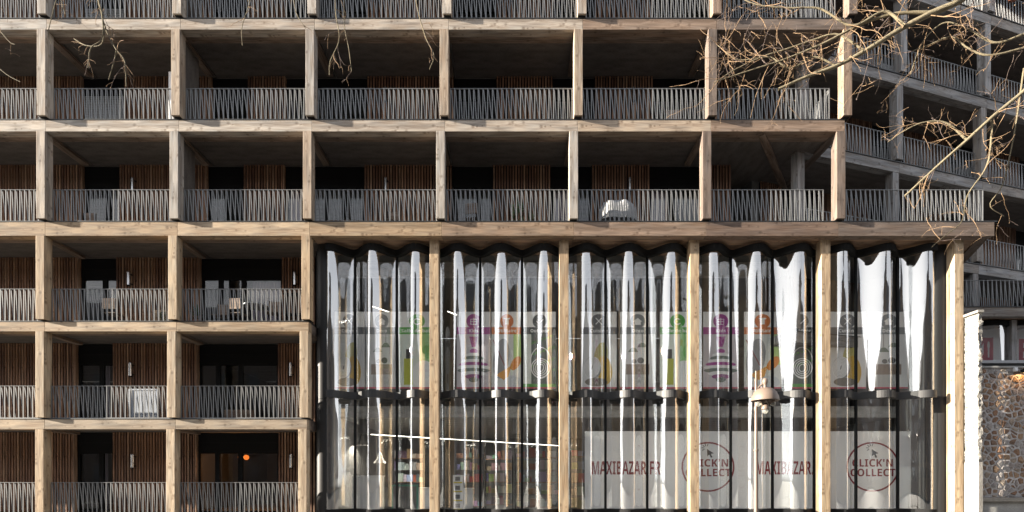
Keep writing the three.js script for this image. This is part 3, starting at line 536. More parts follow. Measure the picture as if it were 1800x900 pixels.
// ---------------------------------------------------------------- lower terrace building behind the stone wall
const TD = 17.8;
{
  const t = thing('terrace_building', 'low annex with timber edge beam and rippled windows above the rubble wall', 'building');
  const yb1 = Y(540, TD), yb0 = Y(556, TD), x0 = X(1640, TD), x1 = X(1640, TD) + 9;
  for (let i = 0; i < 3; i++) mesh('edge_beam', box(x0 + i * 3 + 0.003, x0 + (i + 1) * 3 - 0.003, yb0, yb1, Z(TD + 0.25), Z(TD)), M.grey[2], t);
  mesh('flashing', box(x0, x1, yb1 + 0.002, yb1 + 0.03, Z(TD + 0.3), Z(TD) + 0.03, 0.003), M.flash, t);
  mesh('floor_slab', box(x0, x1, yb0 + 0.08, yb1 - 0.01, Z(26), Z(TD + 0.26), 0), M.concrete, t);
  mesh('soffit_panel', box(x0, x1, yb0 + 0.03, yb0 + 0.06, Z(TD + 1.6), Z(TD + 0.255), 0.003), M.soffitWarm, t);
  const wy0 = Y(642, 18.4), wy1 = yb0 + 0.02;
  mesh('back_wall', box(x0, x1, 0, wy1, Z(20.2), Z(20), 0), M.room, t);
  for (let i = 0; i < 3; i++) {
    const a = X(1719, 18.4) + i * 1.05, g = new THREE.CylinderGeometry(0.75, 0.75, wy1 - wy0 - 0.22, 24, 1, true, -0.72, 1.44); g.translate(a + 0.5, (wy0 + wy1) / 2 - 0.07, Z(18.4) - 0.75 + 0.2); mesh('glass_pane', g, M.shopGlass, t);
    const h = new THREE.CylinderGeometry(0.8, 0.8, 0.14, 24, 1, false, -0.72, 1.44); h.translate(a + 0.5, wy1 - 0.12, Z(18.4) - 0.75 + 0.2); mesh('head_band', h, M.black, t);
    mesh('window_post', box(a + 0.96, a + 1.14, wy0, wy1 - 0.02, Z(18.5), Z(18.2), 0.006), M.grey[1], t);
  }
  mesh('window_sill', box(x0 + 0.8, x1, wy0 - 0.1, wy0, Z(18.9), Z(17.6), 0.01), M.lightFlash, t);
  const sm = new THREE.MeshStandardMaterial({ name: 'banner_print', roughness: 0.6, map: canvasTex(512, 256, (x, w, h) => { x.fillStyle = '#e8e8ea'; x.fillRect(0, 0, w, h); x.fillStyle = '#b02a52'; x.font = 'bold 210px sans-serif'; x.fillText('X', -60, 210); x.fillRect(50, 60, 70, 160); x.fillStyle = '#e8e8ea'; x.beginPath(); x.ellipse(86, 110, 10, 26, 0, 0, 7); x.fill(); x.fillRect(80, 110, 12, 80); x.fillStyle = '#b02a52'; x.fillText('BA', 290, 218); }) });
  const bn = thing('shop_banner', 'white banner with large crimson letters behind the annex windows', 'sign', undefined, new THREE.Vector3(X(1717, 18.8), wy0, Z(18.8)));
  mesh('board', box(0, 2.4, 0, 1.35, -0.03, -0.002, 0.002), M.white, bn); const g = new THREE.PlaneGeometry(2.4, 1.35); g.translate(1.2, 0.675, 0.001); mesh('print', g, sm, bn);
  railing('terrace_railing', 5.2, 0.9, 'grey steel railing on the low annex behind the last timber post', undefined, new THREE.Vector3(x0 + 0.05, yb1 + 0.02, Z(TD + 0.12)), 0, 0.14);
}
// rubble wall: each stone a part
{
  const WD = 17.0, x0 = 14.42, x1 = 16.7, y0 = Y(874, WD), y1 = Y(647, WD), zf = Z(WD);
  const w = thing('rubble_wall', 'rubble stone wall of brown stones in pale mortar under the annex windows', 'wall');
  mesh('mortar', box(x0, x1 + 2, y0, y1, zf - 0.5, zf - 0.012, 0), stone('mortar', 0.60, 0.57, 0.56, 0.03), w);
  mesh('coping', box(x0, x1 + 2, y1 + 0.002, y1 + 0.06, zf - 0.55, zf + 0.04, 0.01), M.concrete, w);
  mesh('plinth', box(x0 - 0.25, x1 + 2, 0, y0 - 0.14, zf - 0.5, zf + 0.05, 0.02), M.concrete, w);
  mesh('ledge', box(x0 - 0.3, x1 + 2, y0 - 0.138, y0 - 0.004, zf - 0.45, zf + 0.16, 0.02), stone('ledge_stone', 0.33, 0.30, 0.26, 0.01), w);
  const sm = [[0.34, 0.20, 0.125], [0.42, 0.28, 0.18], [0.28, 0.18, 0.125], [0.46, 0.42, 0.40], [0.45, 0.37, 0.30], [0.40, 0.35, 0.325]].map(c => stone('rubble_stone', ...c, 0.03));
  const s = 0.19, pts = [];
  for (let j = -1; j * s * 0.9 < y1 - y0 + s; j++) for (let i = -1; i * s < x1 - x0 + s; i++) pts.push([x0 + (i + (j & 1) * 0.5) * s + rr(-0.085, 0.085), y0 + j * s * 0.9 + rr(-0.08, 0.08)]);
  let count = 0;
  for (const [cx, cy] of pts) {
    if (cx < x0 - 0.02 || cx > x1 || cy < y0 - 0.02 || cy > y1 + 0.02) continue;
    let poly = [[x0 + 0.01, y0 + 0.01], [x1, y0 + 0.01], [x1, y1 - 0.01], [x0 + 0.01, y1 - 0.01]];
    const gap = rr(0.012, 0.036);
    for (const [qx, qy] of pts) {
      const dx = qx - cx, dy = qy - cy, d = Math.hypot(dx, dy); if (d < 1e-6 || d > 0.6) continue;
      const nx = dx / d, ny = dy / d, lim = d / 2 - gap, out = [];
      for (let i = 0; i < poly.length; i++) { const a = poly[i], b = poly[(i + 1) % poly.length], da = (a[0] - cx) * nx + (a[1] - cy) * ny - lim, db = (b[0] - cx) * nx + (b[1] - cy) * ny - lim; if (da <= 0) out.push(a); if (da * db < 0) { const t = da / (da - db); out.push([a[0] + (b[0] - a[0]) * t, a[1] + (b[1] - a[1]) * t]); } }
      poly = out; if (poly.length < 3) break;
    }
    if (poly.length < 3) continue;
    const n = poly.length, bx = poly.reduce((a, p) => a + p[0], 0) / n, by = poly.reduce((a, p) => a + p[1], 0) / n, pos = [], h = rr(0.004, 0.022);
    const q = (f, z, i) => { const p = poly[i % n]; return [p[0] + (bx - p[0]) * f, p[1] + (by - p[1]) * f, z]; }, jit = poly.map(() => rr(-0.008, 0.008));
    for (let i = 0; i < n; i++) {
      const a = q(0, -0.03, i), b = q(0, -0.03, i + 1), c = q(0.08, h * 0.5, i), d = q(0.08, h * 0.5, i + 1), e = q(0.34, h + jit[i], i), f = q(0.34, h + jit[(i + 1) % n], i + 1), o = [bx, by, h * 1.1];
      pos.push(...a, ...b, ...c, ...b, ...d, ...c, ...c, ...d, ...e, ...d, ...f, ...e, ...e, ...f, ...o);
    }
    const g = new THREE.BufferGeometry(); g.setAttribute('position', new THREE.Float32BufferAttribute(pos, 3)); g.computeVertexNormals(); g.translate(0, 0, zf); grain(g, 0, 2.5, 2.5);
    mesh('stone', g, pick(sm), w); count++;
  }
  // pier at the end of the wall
  const pr = thing('stone_pier', 'rough white sunlit stone pier with flat cap next to the last timber post', 'pier');
  const py1 = Y(551, 15.9), pyl = Y(812, 15.9), pm = stone('white_limestone', 0.30, 0.285, 0.26, 0.05);
  const rb = (xa, xb, ya, yb, za, zb, amt) => { const g = new THREE.BoxGeometry(xb - xa, yb - ya, zb - za, 6, Math.round((yb - ya) / 0.025), 24), p = g.attributes.position, nn = noiser(77); for (let i = 0; i < p.count; i++) { const a = 0.4 * nn(p.getY(i) * 9 + 50, p.getZ(i) * 9 + 50, 400, 400) + 0.6 * nn(p.getY(i) * 26 + 70, p.getZ(i) * 26 + 70, 400, 400) - 0.5, b = nn(p.getY(i) * 11 + 90, p.getX(i) * 9 + p.getZ(i) * 7 + 90, 400, 400) - 0.5; p.setX(i, p.getX(i) + Math.sign(p.getX(i)) * a * amt * 1.2); p.setZ(i, p.getZ(i) + Math.sign(p.getZ(i)) * b * amt); } g.computeVertexNormals(); grain(g, 1, 0.9, 0.9); g.translate((xa + xb) / 2, (ya + yb) / 2, (za + zb) / 2); return g; };
  const xa = X(1720, 15.9);
  mesh('shaft', rb(xa, xa + 0.11, pyl, py1, Z(16.45), Z(15.9), 0.055), pm, pr);
  mesh('base', box(xa - 0.01, xa + 0.12, 0.13, pyl - 0.002, Z(16.47), Z(15.88), 0.01), stone('white_render', 0.34, 0.32, 0.29, 0.006), pr);
  mesh('cap', box(xa - 0.05, xa + 0.14, py1 + 0.02, py1 + 0.1, Z(16.5), Z(15.86), 0.012), stone('cap_stone', 0.32, 0.30, 0.27, 0.01), pr);
  // lamp on the rubble wall
  const lp = thing('wall_lamp', 'dark conical lamp glowing warm on the rubble wall', 'lamp', undefined, new THREE.Vector3(X(1797, 16.9), Y(654, 16.9), zf));
  const g = new THREE.LatheGeometry([[0.02, 0.1], [0.05, 0.09], [0.16, -0.04], [0.155, -0.045], [0.04, 0.06]].map(p => new THREE.Vector2(...p)), 20); g.translate(0, 0, 0.2); mesh('lamp_shade', g, M.black, lp);
  mesh('bracket', box(-0.02, 0.02, 0.04, 0.08, 0.05, 0.2, 0.004), M.black, lp);
  const b = new THREE.SphereGeometry(0.03, 10, 8); b.translate(0, -0.01, 0.2); mesh('light_bulb', b, new THREE.MeshStandardMaterial({ name: 'warm_bulb', emissive: lin(1, 0.55, 0.2), emissiveIntensity: 4 }), lp);
  const l = new THREE.PointLight(lin(1, 0.55, 0.22), 0.2); l.position.set(0, -0.01, 0.2); lp.add(l);
  const jb = thing('junction_box', 'small white box under the annex window sill', 'box', undefined, new THREE.Vector3(X(1783, 16.95), Y(650, 16.95), zf)); mesh('case', box(-0.05, 0.05, -0.06, 0.06, 0.045, 0.12, 0.01), M.white, jb); mesh('lid', box(-0.04, 0.04, -0.05, 0.05, 0.121, 0.13, 0.004), M.white, jb);
}

// ---------------------------------------------------------------- lamps and belongings on the balconies
const lampSpots = [[677, 166, 1, 'beside the fourth bay window'], [1114, 166, 1, 'in the sixth bay'], [233, 325, 2, 'in the second bay'], [678, 325, 2, 'in the fourth bay'], [1107, 325, 2, 'in the sixth bay'], [226, 490, 3, 'in the second bay'], [518, 490, 3, 'in the third bay'], [229, 650, 4, 'in the second bay'], [511, 650, 4, 'in the third bay'], [233, 811, 5, 'in the second bay'], [512, 811, 5, 'in the third bay']];
for (const [px, py, ri, w] of lampSpots) {
  const t = thing('wall_lamp', `steel tube wall lamp on slats ${w}, ${rows[ri].word}`, 'lamp', 'tube lamps on the slatted walls', P(px, py, 17.66));
  mesh('tube', cyl(0, -0.2, 0.2, 0, 0.05, 0.05, 18), M.chrome, t); mesh('cap', cyl(0, 0.201, 0.225, 0, 0.053, 0.05, 18), M.chrome, t); mesh('base_ring', cyl(0, -0.23, -0.201, 0, 0.04, 0.045, 18), M.frame, t);
  for (const y of [-0.15, 0.15]) mesh('bracket', box(0.0, 0.07, y - 0.012, y + 0.012, -0.1, -0.01, 0.003), M.frame, t);
}
{
  const fl = n => L[n].top + 0.01;
  // white leaning board
  const wb = thing('leaning_board', 'tall white board leaning beside a column in the uppermost whole row', 'board', undefined, new THREE.Vector3(X(296, 16.8), fl('B'), Z(16.8))); mesh('board', box(0, 0.16, 0, 2.0, -0.04, 0, 0.008), M.white, wb); mesh('edge_strip', box(0.161, 0.17, 0, 2.0, -0.04, 0, 0.002), M.lightFlash, wb);
  const pale = plain('pale_blue_plastic', 0.30, 0.335, 0.39, 0.6);
  // folded white slatted lounger
  const lo = thing('folded_lounger', 'folded white slatted lounger leaning on the wall behind the railing', 'lounger', undefined, new THREE.Vector3(X(226, 16.9), fl('E'), Z(16.9)));
  mesh('frame', merged([box(0, 0.05, 0, 1.0, -0.05, 0), box(0.87, 0.92, 0, 1.0, -0.05, 0), box(0.051, 0.869, 0.95, 1.0, -0.05, 0)]), pale, lo); for (let i = 0; i < 9; i++) mesh('slat', box(0.07 + i * 0.089, 0.145 + i * 0.089, 0.02, 0.945, -0.035, -0.015, 0.003), pale, lo);
  // covered furniture
  const cg = new THREE.SphereGeometry(0.5, 40, 24, 0, 2 * Math.PI, 0, Math.PI / 2), cp = cg.attributes.position, cn = noiser(5);
  for (let i = 0; i < cp.count; i++) { const x = cp.getX(i), y = cp.getY(i), z = cp.getZ(i), k = 1 + 0.16 * (cn(x * 9 + 20, z * 9 + y * 4 + 20, 99, 99) - 0.5); cp.setXYZ(i, Math.sign(x) * Math.pow(Math.abs(x) * 2, 0.7) * 0.5 * k, Math.pow(y * 2, 0.6) * 0.5 * k, z * k); }
  cg.computeVertexNormals(); cg.scale(1.15, 1.25, 0.6); const cov = mesh('furniture_cover', cg, new THREE.MeshStandardMaterial({ name: 'cover_sheet', color: lin(0.36, 0.365, 0.37), roughness: 0.7, bumpMap: rough, bumpScale: 0.02 })); cov.position.set(X(1086, 16.85), fl('C') + 0.35, Z(16.85)); tag(cov, 'crumpled white sheet covering furniture in the row above the shop roof', 'cover');
  // wooden crate, shelf, table and chairs
  const cr = thing('wooden_crate', 'pale wooden crate beside the second column, level with the shop roof edge', 'crate', undefined, new THREE.Vector3(X(268, 16.75), fl('D'), Z(16.75))); for (let i = 0; i < 4; i++) mesh('plank', box(0, 0.42, i * 0.13, i * 0.13 + 0.115, -0.02, 0, 0.003), M.honey[1], cr); mesh('end_panel', box(0, 0.02, 0, 0.5, -0.35, -0.021), M.honey[1], cr); mesh('end_panel', box(0.4, 0.42, 0, 0.5, -0.35, -0.021), M.honey[1], cr);
  const sh = thing('balcony_shelf', 'dark shelf fixed under a wall lamp, level with the shop roof edge', 'shelf', undefined, new THREE.Vector3(X(497, 17.5), fl('D'), Z(17.5))); for (const y of [0.6, 1.25]) mesh('shelf_board', box(0, 0.58, y, y + 0.04, -0.25, 0), M.frame, sh); for (const x of [0.01, 0.53]) mesh('upright', box(x, x + 0.04, 0, 1.24, -0.24, -0.2), M.frame, sh);
  const chair = (x, D, n, turn, lab) => { const c = thing('garden_chair', lab, 'chair', 'garden chairs on the balconies', new THREE.Vector3(x, fl(n), Z(D))); c.rotation.y = turn; mesh('seat', box(-0.2, 0.2, 0.43, 0.46, -0.2, 0.2, 0.01), M.joist, c); mesh('backrest', box(-0.2, 0.2, 0.55, 0.88, -0.22, -0.2, 0.01), M.joist, c); for (const a of [-1, 1]) for (const b of [-1, 1]) mesh('leg', box(a * 0.18 - 0.015, a * 0.18 + 0.015, 0, b < 0 ? 0.86 : 0.43, b * 0.19 - 0.015, b * 0.19 + 0.015, 0.004), M.frame, c); };
  chair(X(420, 17), 17, 'D', 3.0, 'garden chair turned to the street, level with the shop roof edge'); chair(X(480, 16.9), 16.9, 'D', 0.15, 'garden chair near the dark shelf, level with the shop roof edge'); chair(X(388, 17.2), 17.2, 'D', 0.1, 'garden chair by the slatted reveal, level with the shop roof edge');
  chair(X(200, 17), 17, 'D', 3.2, 'garden chair beside the pale wooden crate');
  const tb = thing('garden_table', 'low garden table between the chairs level with the shop roof edge', 'table', undefined, new THREE.Vector3(X(450, 17), fl('D'), Z(17))); mesh('table_top', cyl(0, 0.68, 0.71, 0, 0.38, 0.38, 24), M.blind, tb); for (let i = 0; i < 3; i++) mesh('leg', cyl(0.22 * Math.cos(i * 2.1), 0, 0.68, 0.22 * Math.sin(i * 2.1), 0.015), M.frame, tb);
  chair(X(690, 17.1), 17.1, 'C', 0.12, 'garden chair in the fourth bay just above the shop roof'); chair(X(830, 17), 17, 'C', 3.05, 'garden chair in the fifth bay just above the shop roof');
  chair(X(1180, 17.1), 17.1, 'B', 3.1, 'garden chair in the sixth bay of the uppermost whole balcony row'); chair(X(400, 17.1), 17.1, 'B', 0.15, 'garden chair in the third bay of the uppermost whole balcony row');
  chair(X(150, 17.2), 17.2, 'C', 0.1, 'garden chair in the second bay just above the shop roof');
  const planter = (x, D, n, w, lab) => { const t = thing('planter_box', lab, 'planter', undefined, new THREE.Vector3(x, fl(n), Z(D))); for (const z of [-0.24, 0]) mesh('side_board', box(0, w, 0, 0.34, z, z + 0.025), M.joist, t); for (const a of [0, w - 0.025]) mesh('end_board', box(a, a + 0.025, 0, 0.339, -0.214, -0.001), M.joist, t); mesh('soil', box(0.026, w - 0.026, 0.02, 0.29, -0.213, -0.002, 0), M.backing, t); };
  planter(X(575, 16.75), 16.75, 'C', 1.1, 'long wooden planter box in the fourth bay just above the shop roof'); planter(X(865, 16.7), 16.7, 'B', 0.9, 'wooden planter box in the fifth bay of the uppermost whole balcony row'); planter(X(395, 16.8), 16.8, 'E', 0.8, 'wooden planter box in the third bay level with the shop posters');
  // pot plants
  const leaf = new THREE.BufferGeometry(); leaf.setAttribute('position', new THREE.Float32BufferAttribute([0, 0, 0, 0.02, 0.05, 0.008, 0, 0.12, 0, 0, 0, 0, 0, 0.12, 0, -0.02, 0.05, 0.008], 3)); leaf.computeVertexNormals(); leaf.setAttribute('uv', new THREE.Float32BufferAttribute(new Array(12).fill(0), 2));
  const plant = (x, y, D, s, n, lab) => {
    const t = thing('potted_plant', lab, 'plant', undefined, new THREE.Vector3(x, y, Z(D)));
    mesh('pot', new THREE.LatheGeometry([[0, 0], [0.09, 0], [0.12, 0.2], [0.13, 0.2], [0.13, 0.23], [0.11, 0.23], [0.1, 0.18], [0, 0.18]].map(p => new THREE.Vector2(p[0] * s, p[1] * s)), 18), M.pot, t);
    const list = [], st = []; for (let i = 0; i < n; i++) { const g = leaf.clone(), a = rr(0, 6.3), r = rr(0.02, 0.2) * s, h = rr(0.25, 0.75) * s; g.scale(1.4 * s, 1.2 * s, 1.4 * s); g.rotateX(rr(-1.4, 1.4)); g.rotateY(a); g.translate(r * Math.cos(a), h, r * Math.sin(a)); list.push(g); if (i % 12 === 0) st.push(taper([new THREE.Vector3(0, 0.18 * s, 0), new THREE.Vector3(r * 0.4 * Math.cos(a), h * 0.6, r * 0.4 * Math.sin(a)), new THREE.Vector3(r * Math.cos(a), h, r * Math.sin(a))], 0.008 * s, 0.004 * s, 5, 5)); }
    const lm = M.grass.clone(); lm.side = THREE.DoubleSide; mesh('foliage', merged(list), lm, t); mesh('stems', merged(st), M.slat[1], t);
  };
  plant(X(908, 16.8), fl('C'), 16.8, 1.1, 70, 'leggy pot plant behind the railing in the fifth bay above the shop'); plant(X(935, 16.7), fl('C'), 16.7, 0.7, 50, 'small pot plant next to the leggy one above the shop');
  plant(X(345, 16.75), fl('D'), 16.75, 0.8, 80, 'bushy pot plant by a column level with the shop roof edge'); plant(X(286, 16.72), fl('D'), 16.72, 0.6, 60, 'small bushy pot plant beside the wooden crate');
  const wz = D => 0; plant(X(1782, 18.95), L.Z.top + 0.35, 18.95, 1.6, 200, 'bright green bushy plant on the topmost wing balcony');
  // pendant lamps in the lowest flat
  for (const [px, lab] of [[423, 'first glowing orange pendant lamp behind the lowest balcony window'], [433, 'second glowing orange pendant lamp behind the lowest balcony window']]) {
    const t = thing('pendant_lamp', lab, 'lamp', 'orange pendant lamps', P(px, 804, 19.2)); mesh('light_globe', new THREE.SphereGeometry(0.09, 18, 12), new THREE.MeshStandardMaterial({ name: 'orange_light', color: 0x331100, emissive: lin(1, 0.22, 0.03), emissiveIntensity: 0.22 }), t); mesh('cord', cyl(0, 0.09, 0.6, 0, 0.006), M.frame, t);
    const l = new THREE.PointLight(lin(1, 0.4, 0.12), 0.25); t.add(l);
  }
}

// ---------------------------------------------------------------- street lamp
{
  const D = 12, t = thing('street_lamp', 'beige street lamp with bell shaped hood and three bulbs before the glass', 'street lamp', undefined, new THREE.Vector3(X(1329, D), 0.13, Z(D)));
  const m = plain('beige_paint', 0.16, 0.118, 0.092, 0.5), h = p => Y(p, D) - 0.13;
  mesh('pole', new THREE.LatheGeometry([[0, 0], [0.12, 0], [0.12, 0.3], [0.06, 0.38], [0.045, 0.5], [0.042, h(793)], [0.055, h(793)], [0.055, h(790)], [0.036, h(789)], [0.03, h(722)], [0.04, h(721)], [0.04, h(716)], [0.03, h(715)], [0.027, h(670)], [0.036, h(669)], [0.036, h(667)], [0.018, h(666)], [0.018, h(652)], [0, h(652)]].map(p => new THREE.Vector2(...p)), 20), m, t);
  const cx = 14 / F * D, hood = new THREE.LatheGeometry([[0, h(682)], [0.05, h(682)], [0.15, h(684)], [0.235, h(690)], [0.255, h(695)], [0.275, h(697)], [0.287, h(704)], [0.28, h(706)], [0.25, h(702)], [0.2, h(697)], [0, h(694)]].map(p => new THREE.Vector2(...p)), 32); hood.translate(cx, 0, 0.05); mesh('hood', hood, m, t);
  const fin = new THREE.LatheGeometry([[0.035, h(683)], [0.03, h(677)], [0.05, h(675)], [0.06, h(671)], [0.045, h(666.5)], [0, h(665)]].map(p => new THREE.Vector2(...p)), 18); fin.translate(cx, 0, 0.05); mesh('finial', fin, m, t);
  mesh('arm', taper([new THREE.Vector3(0, h(688), 0), new THREE.Vector3(0.06, h(680), 0.02), new THREE.Vector3(cx, h(673), 0.05)], 0.018, 0.018, 10, 8), m, t);
  const gm = new THREE.MeshPhysicalMaterial({ name: 'bulb_glass', color: lin(0.95, 0.95, 0.9), roughness: 0.05, transmission: 0.85, thickness: 0, ior: 1.5 });
  for (const [dx, py, tilt] of [[-0.12, 707, -0.7], [0.12, 706, 0.7], [-0.005, 718, 0]]) {
    const g = new THREE.LatheGeometry([[0, 0.09], [0.045, 0.09], [0.075, 0.05], [0.08, 0], [0.085, -0.03], [0.07, -0.03], [0.065, 0.04], [0, 0.06]].map(p => new THREE.Vector2(...p)), 18); g.rotateZ(tilt); g.translate(cx + dx, h(py), 0.07); const so = mesh('socket', g, m, t);
    const b = new THREE.SphereGeometry(0.058, 16, 12); b.scale(1, 1.15, 1); b.translate(0, -0.06, 0); b.rotateZ(tilt); b.translate(cx + dx, h(py), 0.07); mesh('bulb', b, gm, so);
  }
}

// ---------------------------------------------------------------- trees: bare winter boughs
{
  const bark = stone('olive_bark', 0.24, 0.20, 0.125, 0.01), twigM = stone('russet_twig', 0.34, 0.22, 0.125, 0.004), twigD = stone('grey_twig', 0.15, 0.11, 0.095, 0.004);
  const poly = (list, D0, D1) => list.map(([x, y], i) => P(x, y, D0 + (D1 - D0) * i / (list.length - 1)));
  function twigs(out, pts, n, len, r, spread, depth, droop) {
    const c = new THREE.CatmullRomCurve3(pts);
    for (let i = 0; i < n; i++) {
      const t = rr(0.08, 1), p = c.getPointAt(t), tan = c.getTangentAt(t), side = new THREE.Vector3(rr(-1, 1), rr(-1, 1), rr(-0.6, 0.6)).normalize();
      let d = tan.clone().multiplyScalar(rr(0.2, 0.9)).addScaledVector(side, spread).normalize(); const q = [p.clone()], L0 = len * rr(0.5, 1.5), k = 4 + Math.floor(rnd() * 4); let cur = p.clone();
      for (let s = 0; s < k; s++) { d.add(new THREE.Vector3(rr(-0.3, 0.3), rr(-0.3, 0.3) - droop, rr(-0.2, 0.2))).normalize(); cur = cur.clone().addScaledVector(d, L0 / k); q.push(cur); }
      out.push(taper(q, r * rr(0.7, 1.2), r * 0.45, k * 3, 5, 0.5));
      if (rnd() < 0.5) { const b = new THREE.SphereGeometry(r * 1.3, 6, 5); b.scale(1, 1.6, 1); b.translate(cur.x, cur.y, cur.z); out.push(b); }
      if (depth > 0) twigs(out, q, Math.round(rr(0.6, 3)), len * 0.55, r * 0.65, spread, depth - 1, droop);
    }
  }
  const tree = (lab, base, boughs, extra) => {
    const t = thing('bare_tree', lab, 'tree', 'bare street trees');
    mesh('trunk', taper(base, 0.2, 0.1, 30, 14, 0.08), bark, t);
    const bo = [], tw = [], td = [];
    for (const [pts, r0, r1, n0, len, r2, dep, droop] of boughs) { const n = Math.round(n0 * 1.15), r = r2 * 0.62; bo.push(taper(pts, r0, r1, 40, 10, 0.14)); const o = []; twigs(o, pts, n, len, r, 1.0, dep, droop); o.forEach(g => (rnd() < 0.65 ? tw : td).push(g)); }
    extra && extra(tw);
    mesh('boughs', merged(bo), bark, t); mesh('twigs', merged(tw), twigM, t); if (td.length) mesh('twigs', merged(td), twigD, t);
  };
  const v = (x, y, z) => new THREE.Vector3(x, y, z);
  tree('bare tree with olive boughs and russet twigs crossing the wing', [v(10.9, 0.1, Z(8.6)), v(10.8, 3.5, Z(8.6)), v(10.5, 6.2, Z(8.7)), v(10.1, 10, Z(8.8)), v(9.9, 12, Z(9))], [
    [[v(10.1, 9.9, Z(8.8)), ...poly([[1760, -60], [1690, 0], [1640, 22], [1585, 50], [1520, 90], [1470, 116], [1420, 134], [1368, 157]], 8.8, 9.4)], 0.085, 0.022, 26, 0.75, 0.011, 2, 0],
    [poly([[1640, 22], [1575, 24], [1520, 40], [1450, 75], [1380, 104], [1330, 120], [1262, 142]], 9, 9.6), 0.03, 0.008, 20, 0.7, 0.010, 2, 0.03],
    [poly([[1590, 45], [1555, 20], [1500, 45], [1440, 15], [1390, 14], [1330, 8], [1290, -10]], 9, 9.6), 0.026, 0.008, 14, 0.6, 0.010, 2, 0.05],
    [poly([[1520, 90], [1470, 60], [1430, 70], [1370, 90], [1300, 105], [1262, 80]], 9.3, 9.8), 0.02, 0.007, 16, 0.6, 0.010, 2, 0.02],
    [poly([[1470, 116], [1430, 100], [1390, 120], [1350, 100], [1300, 118], [1255, 146]], 9.3, 9.7), 0.017, 0.006, 12, 0.5, 0.009, 2, 0],
    [[v(10.6, 6.0, Z(8.7)), ...poly([[1860, 105], [1800, 160], [1745, 205], [1700, 246], [1650, 290], [1612, 325], [1590, 345]], 8.8, 9.3)], 0.06, 0.016, 22, 0.6, 0.010, 2, 0],
    [[v(10.4, 7.4, Z(8.7)), ...poly([[1850, 70], [1800, 84], [1735, 97], [1700, 84], [1672, 64], [1640, 76], [1604, 90]], 8.8, 9.4)], 0.034, 0.009, 16, 0.45, 0.008, 2, 0.05],
    [poly([[1800, 60], [1750, 75], [1700, 50], [1660, 40], [1625, 70], [1600, 130]], 8.9, 9.4), 0.02, 0.006, 12, 0.45, 0.008, 2, 0.1],
    [poly([[1700, 246], [1660, 215], [1620, 216], [1590, 230], [1560, 250]], 9.1, 9.4), 0.02, 0.006, 10, 0.4, 0.008, 2, 0],
    [poly([[1745, 205], [1735, 290], [1700, 345], [1690, 390], [1660, 415], [1638, 434]], 9, 9.3), 0.018, 0.006, 10, 0.4, 0.008, 2, 0.05],
    [poly([[1800, 120], [1780, 250], [1760, 330], [1740, 360], [1765, 380]], 9, 9.3), 0.014, 0.006, 8, 0.4, 0.007, 1, 0.05],
  ]);
  tree('bare tree drooping knobbly twigs before the topmost balconies', [v(-11, 0.1, Z(7)), v(-10.9, 4, Z(7)), v(-10.6, 8, Z(7.1)), v(-10, 11, Z(7.2))], [
    [[v(-10.7, 7.2, Z(7.1)), ...poly([[-200, -120], [0, -95], [180, -80], [400, -90], [600, -85], [780, -70]], 7.2, 7.6)], 0.07, 0.02, 3, 0.3, 0.008, 1, 0.1],
    [poly([[160, -80], [168, -20], [180, 30], [178, 70], [160, 84], [155, 120]], 7.3, 7.3), 0.013, 0.006, 6, 0.25, 0.007, 1, 0.15],
    [poly([[168, -20], [185, 48], [203, 85], [218, 105], [222, 152]], 7.3, 7.4), 0.012, 0.006, 8, 0.28, 0.007, 1, 0.15],
    [poly([[185, 48], [178, 78], [152, 80], [130, 68]], 7.3, 7.4), 0.009, 0.005, 3, 0.16, 0.005, 1, 0.1],
    [poly([[205, 88], [200, 110], [191, 140]], 7.3, 7.4), 0.008, 0.005, 2, 0.12, 0.005, 0, 0.1],
    [poly([[95, -90], [100, -10], [92, 25], [85, 60], [90, 76]], 7.2, 7.2), 0.008, 0.004, 3, 0.15, 0.005, 0, 0.1],
    [poly([[120, -90], [108, 0], [115, 25]], 7.2, 7.2), 0.010, 0.005, 5, 0.2, 0.006, 1, 0.1],
    [poly([[-60, -100], [-20, 20], [5, 60], [20, 76], [26, 78]], 7.1, 7.1), 0.010, 0.005, 4, 0.2, 0.006, 1, 0.1],
    [poly([[-60, 60], [-10, 112], [15, 133], [36, 144]], 7.1, 7.1), 0.009, 0.004, 2, 0.15, 0.005, 0, 0.1],
    [poly([[450, -90], [440, 0], [425, 50], [426, 80]], 7.4, 7.4), 0.008, 0.004, 5, 0.18, 0.005, 1, 0.15],
    [poly([[590, -85], [590, 20], [596, 70], [580, 110], [579, 132]], 7.5, 7.5), 0.009, 0.005, 7, 0.22, 0.006, 1, 0.15],
    [poly([[515, -85], [520, 20], [537, 50]], 7.4, 7.4), 0.008, 0.004, 4, 0.2, 0.005, 1, 0.15],
    [poly([[720, -80], [735, 20], [750, 70], [763, 98], [755, 122]], 7.5, 7.5), 0.009, 0.005, 4, 0.2, 0.006, 1, 0.12],
    [poly([[610, -85], [605, 40], [613, 85], [618, 125]], 7.5, 7.5), 0.008, 0.004, 4, 0.2, 0.005, 1, 0.12],
  ]);
}

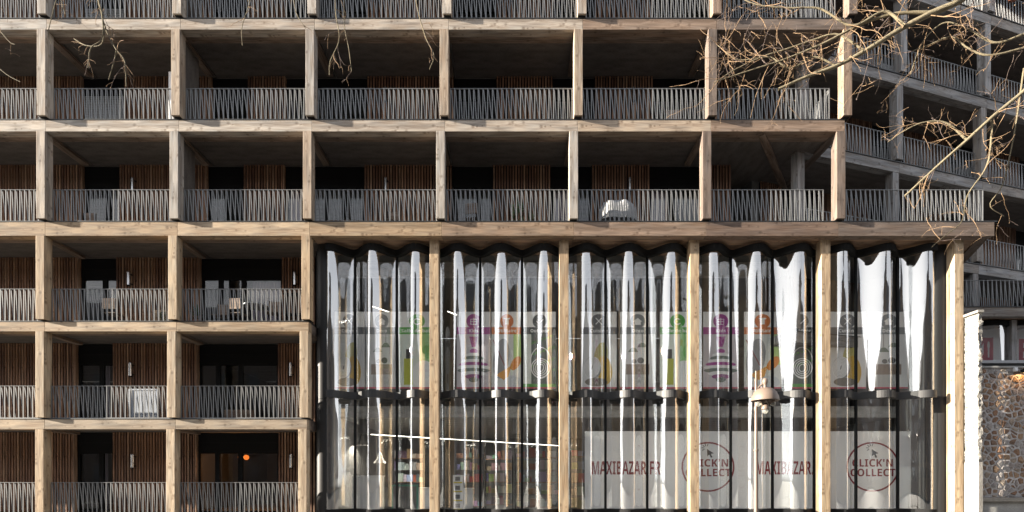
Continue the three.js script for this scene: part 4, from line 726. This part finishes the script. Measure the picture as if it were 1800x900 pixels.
// ---------------------------------------------------------------- houses across the street (seen only as reflections)
{
  const face = stone('brown_brick', 0.20, 0.165, 0.14, 0.004), roofM = plain('slate', 0.05, 0.053, 0.06, 0.6), glassD = plain('dark_pane', 0.03, 0.035, 0.04, 0.1);
  [[-112, -76, 15, 'far low brick town house across the street, first of its row'], [-75.9, -40.1, 17, 'brick town house across the street, second of its row'], [-40, -13, 16.5, 'low brick town house across the street, facing the balcony block'], [-12.9, 9, 18.5, 'taller brick town house across the street, facing the shop'], [9.1, 34, 15.5, 'brick town house across the street, facing the stone pier'], [34.1, 64, 18, 'broad brick town house across the street, facing the wing'], [64.1, 98, 16, 'brick town house across the street, last but two of its row'], [98.1, 134, 17, 'brick town house across the street, last but one of its row'], [134.1, 172, 18, 'far brick town house across the street, last of its row']].forEach(([a, b, h, lab]) => {
    const z = 36, t = thing('town_house', lab, 'building', 'houses across the street');
    mesh('wall', box(a, b, 0, h, z, z + 12, 0), face, t); mesh('cornice', box(a - 0.1, b + 0.1, h + 0.002, h + 0.3, z - 0.3, z + 12, 0.03), face, t);
    const s = new THREE.Shape(); s.moveTo(0, 0); s.lineTo(12, 0); s.lineTo(9.5, 3); s.lineTo(2.5, 3); const g = new THREE.ExtrudeGeometry(s, { depth: b - a, bevelEnabled: false }); g.rotateY(-Math.PI / 2); g.translate(b, h + 0.302, z); mesh('roof', g, roofM, t);
    for (let x = a + 1.5; x < b - 2; x += 2.9) for (let y = 1; y < h - 2; y += 3.1) { const w = mesh('window', box(x, x + 1.2, y, y + 2, z - 0.02, z - 0.004, 0), glassD, t); mesh('sill', box(x - 0.1, x + 1.3, y - 0.12, y - 0.005, z - 0.15, z - 0.004, 0.01), face, w); }
  });
}
renderer.render(scene, camera);
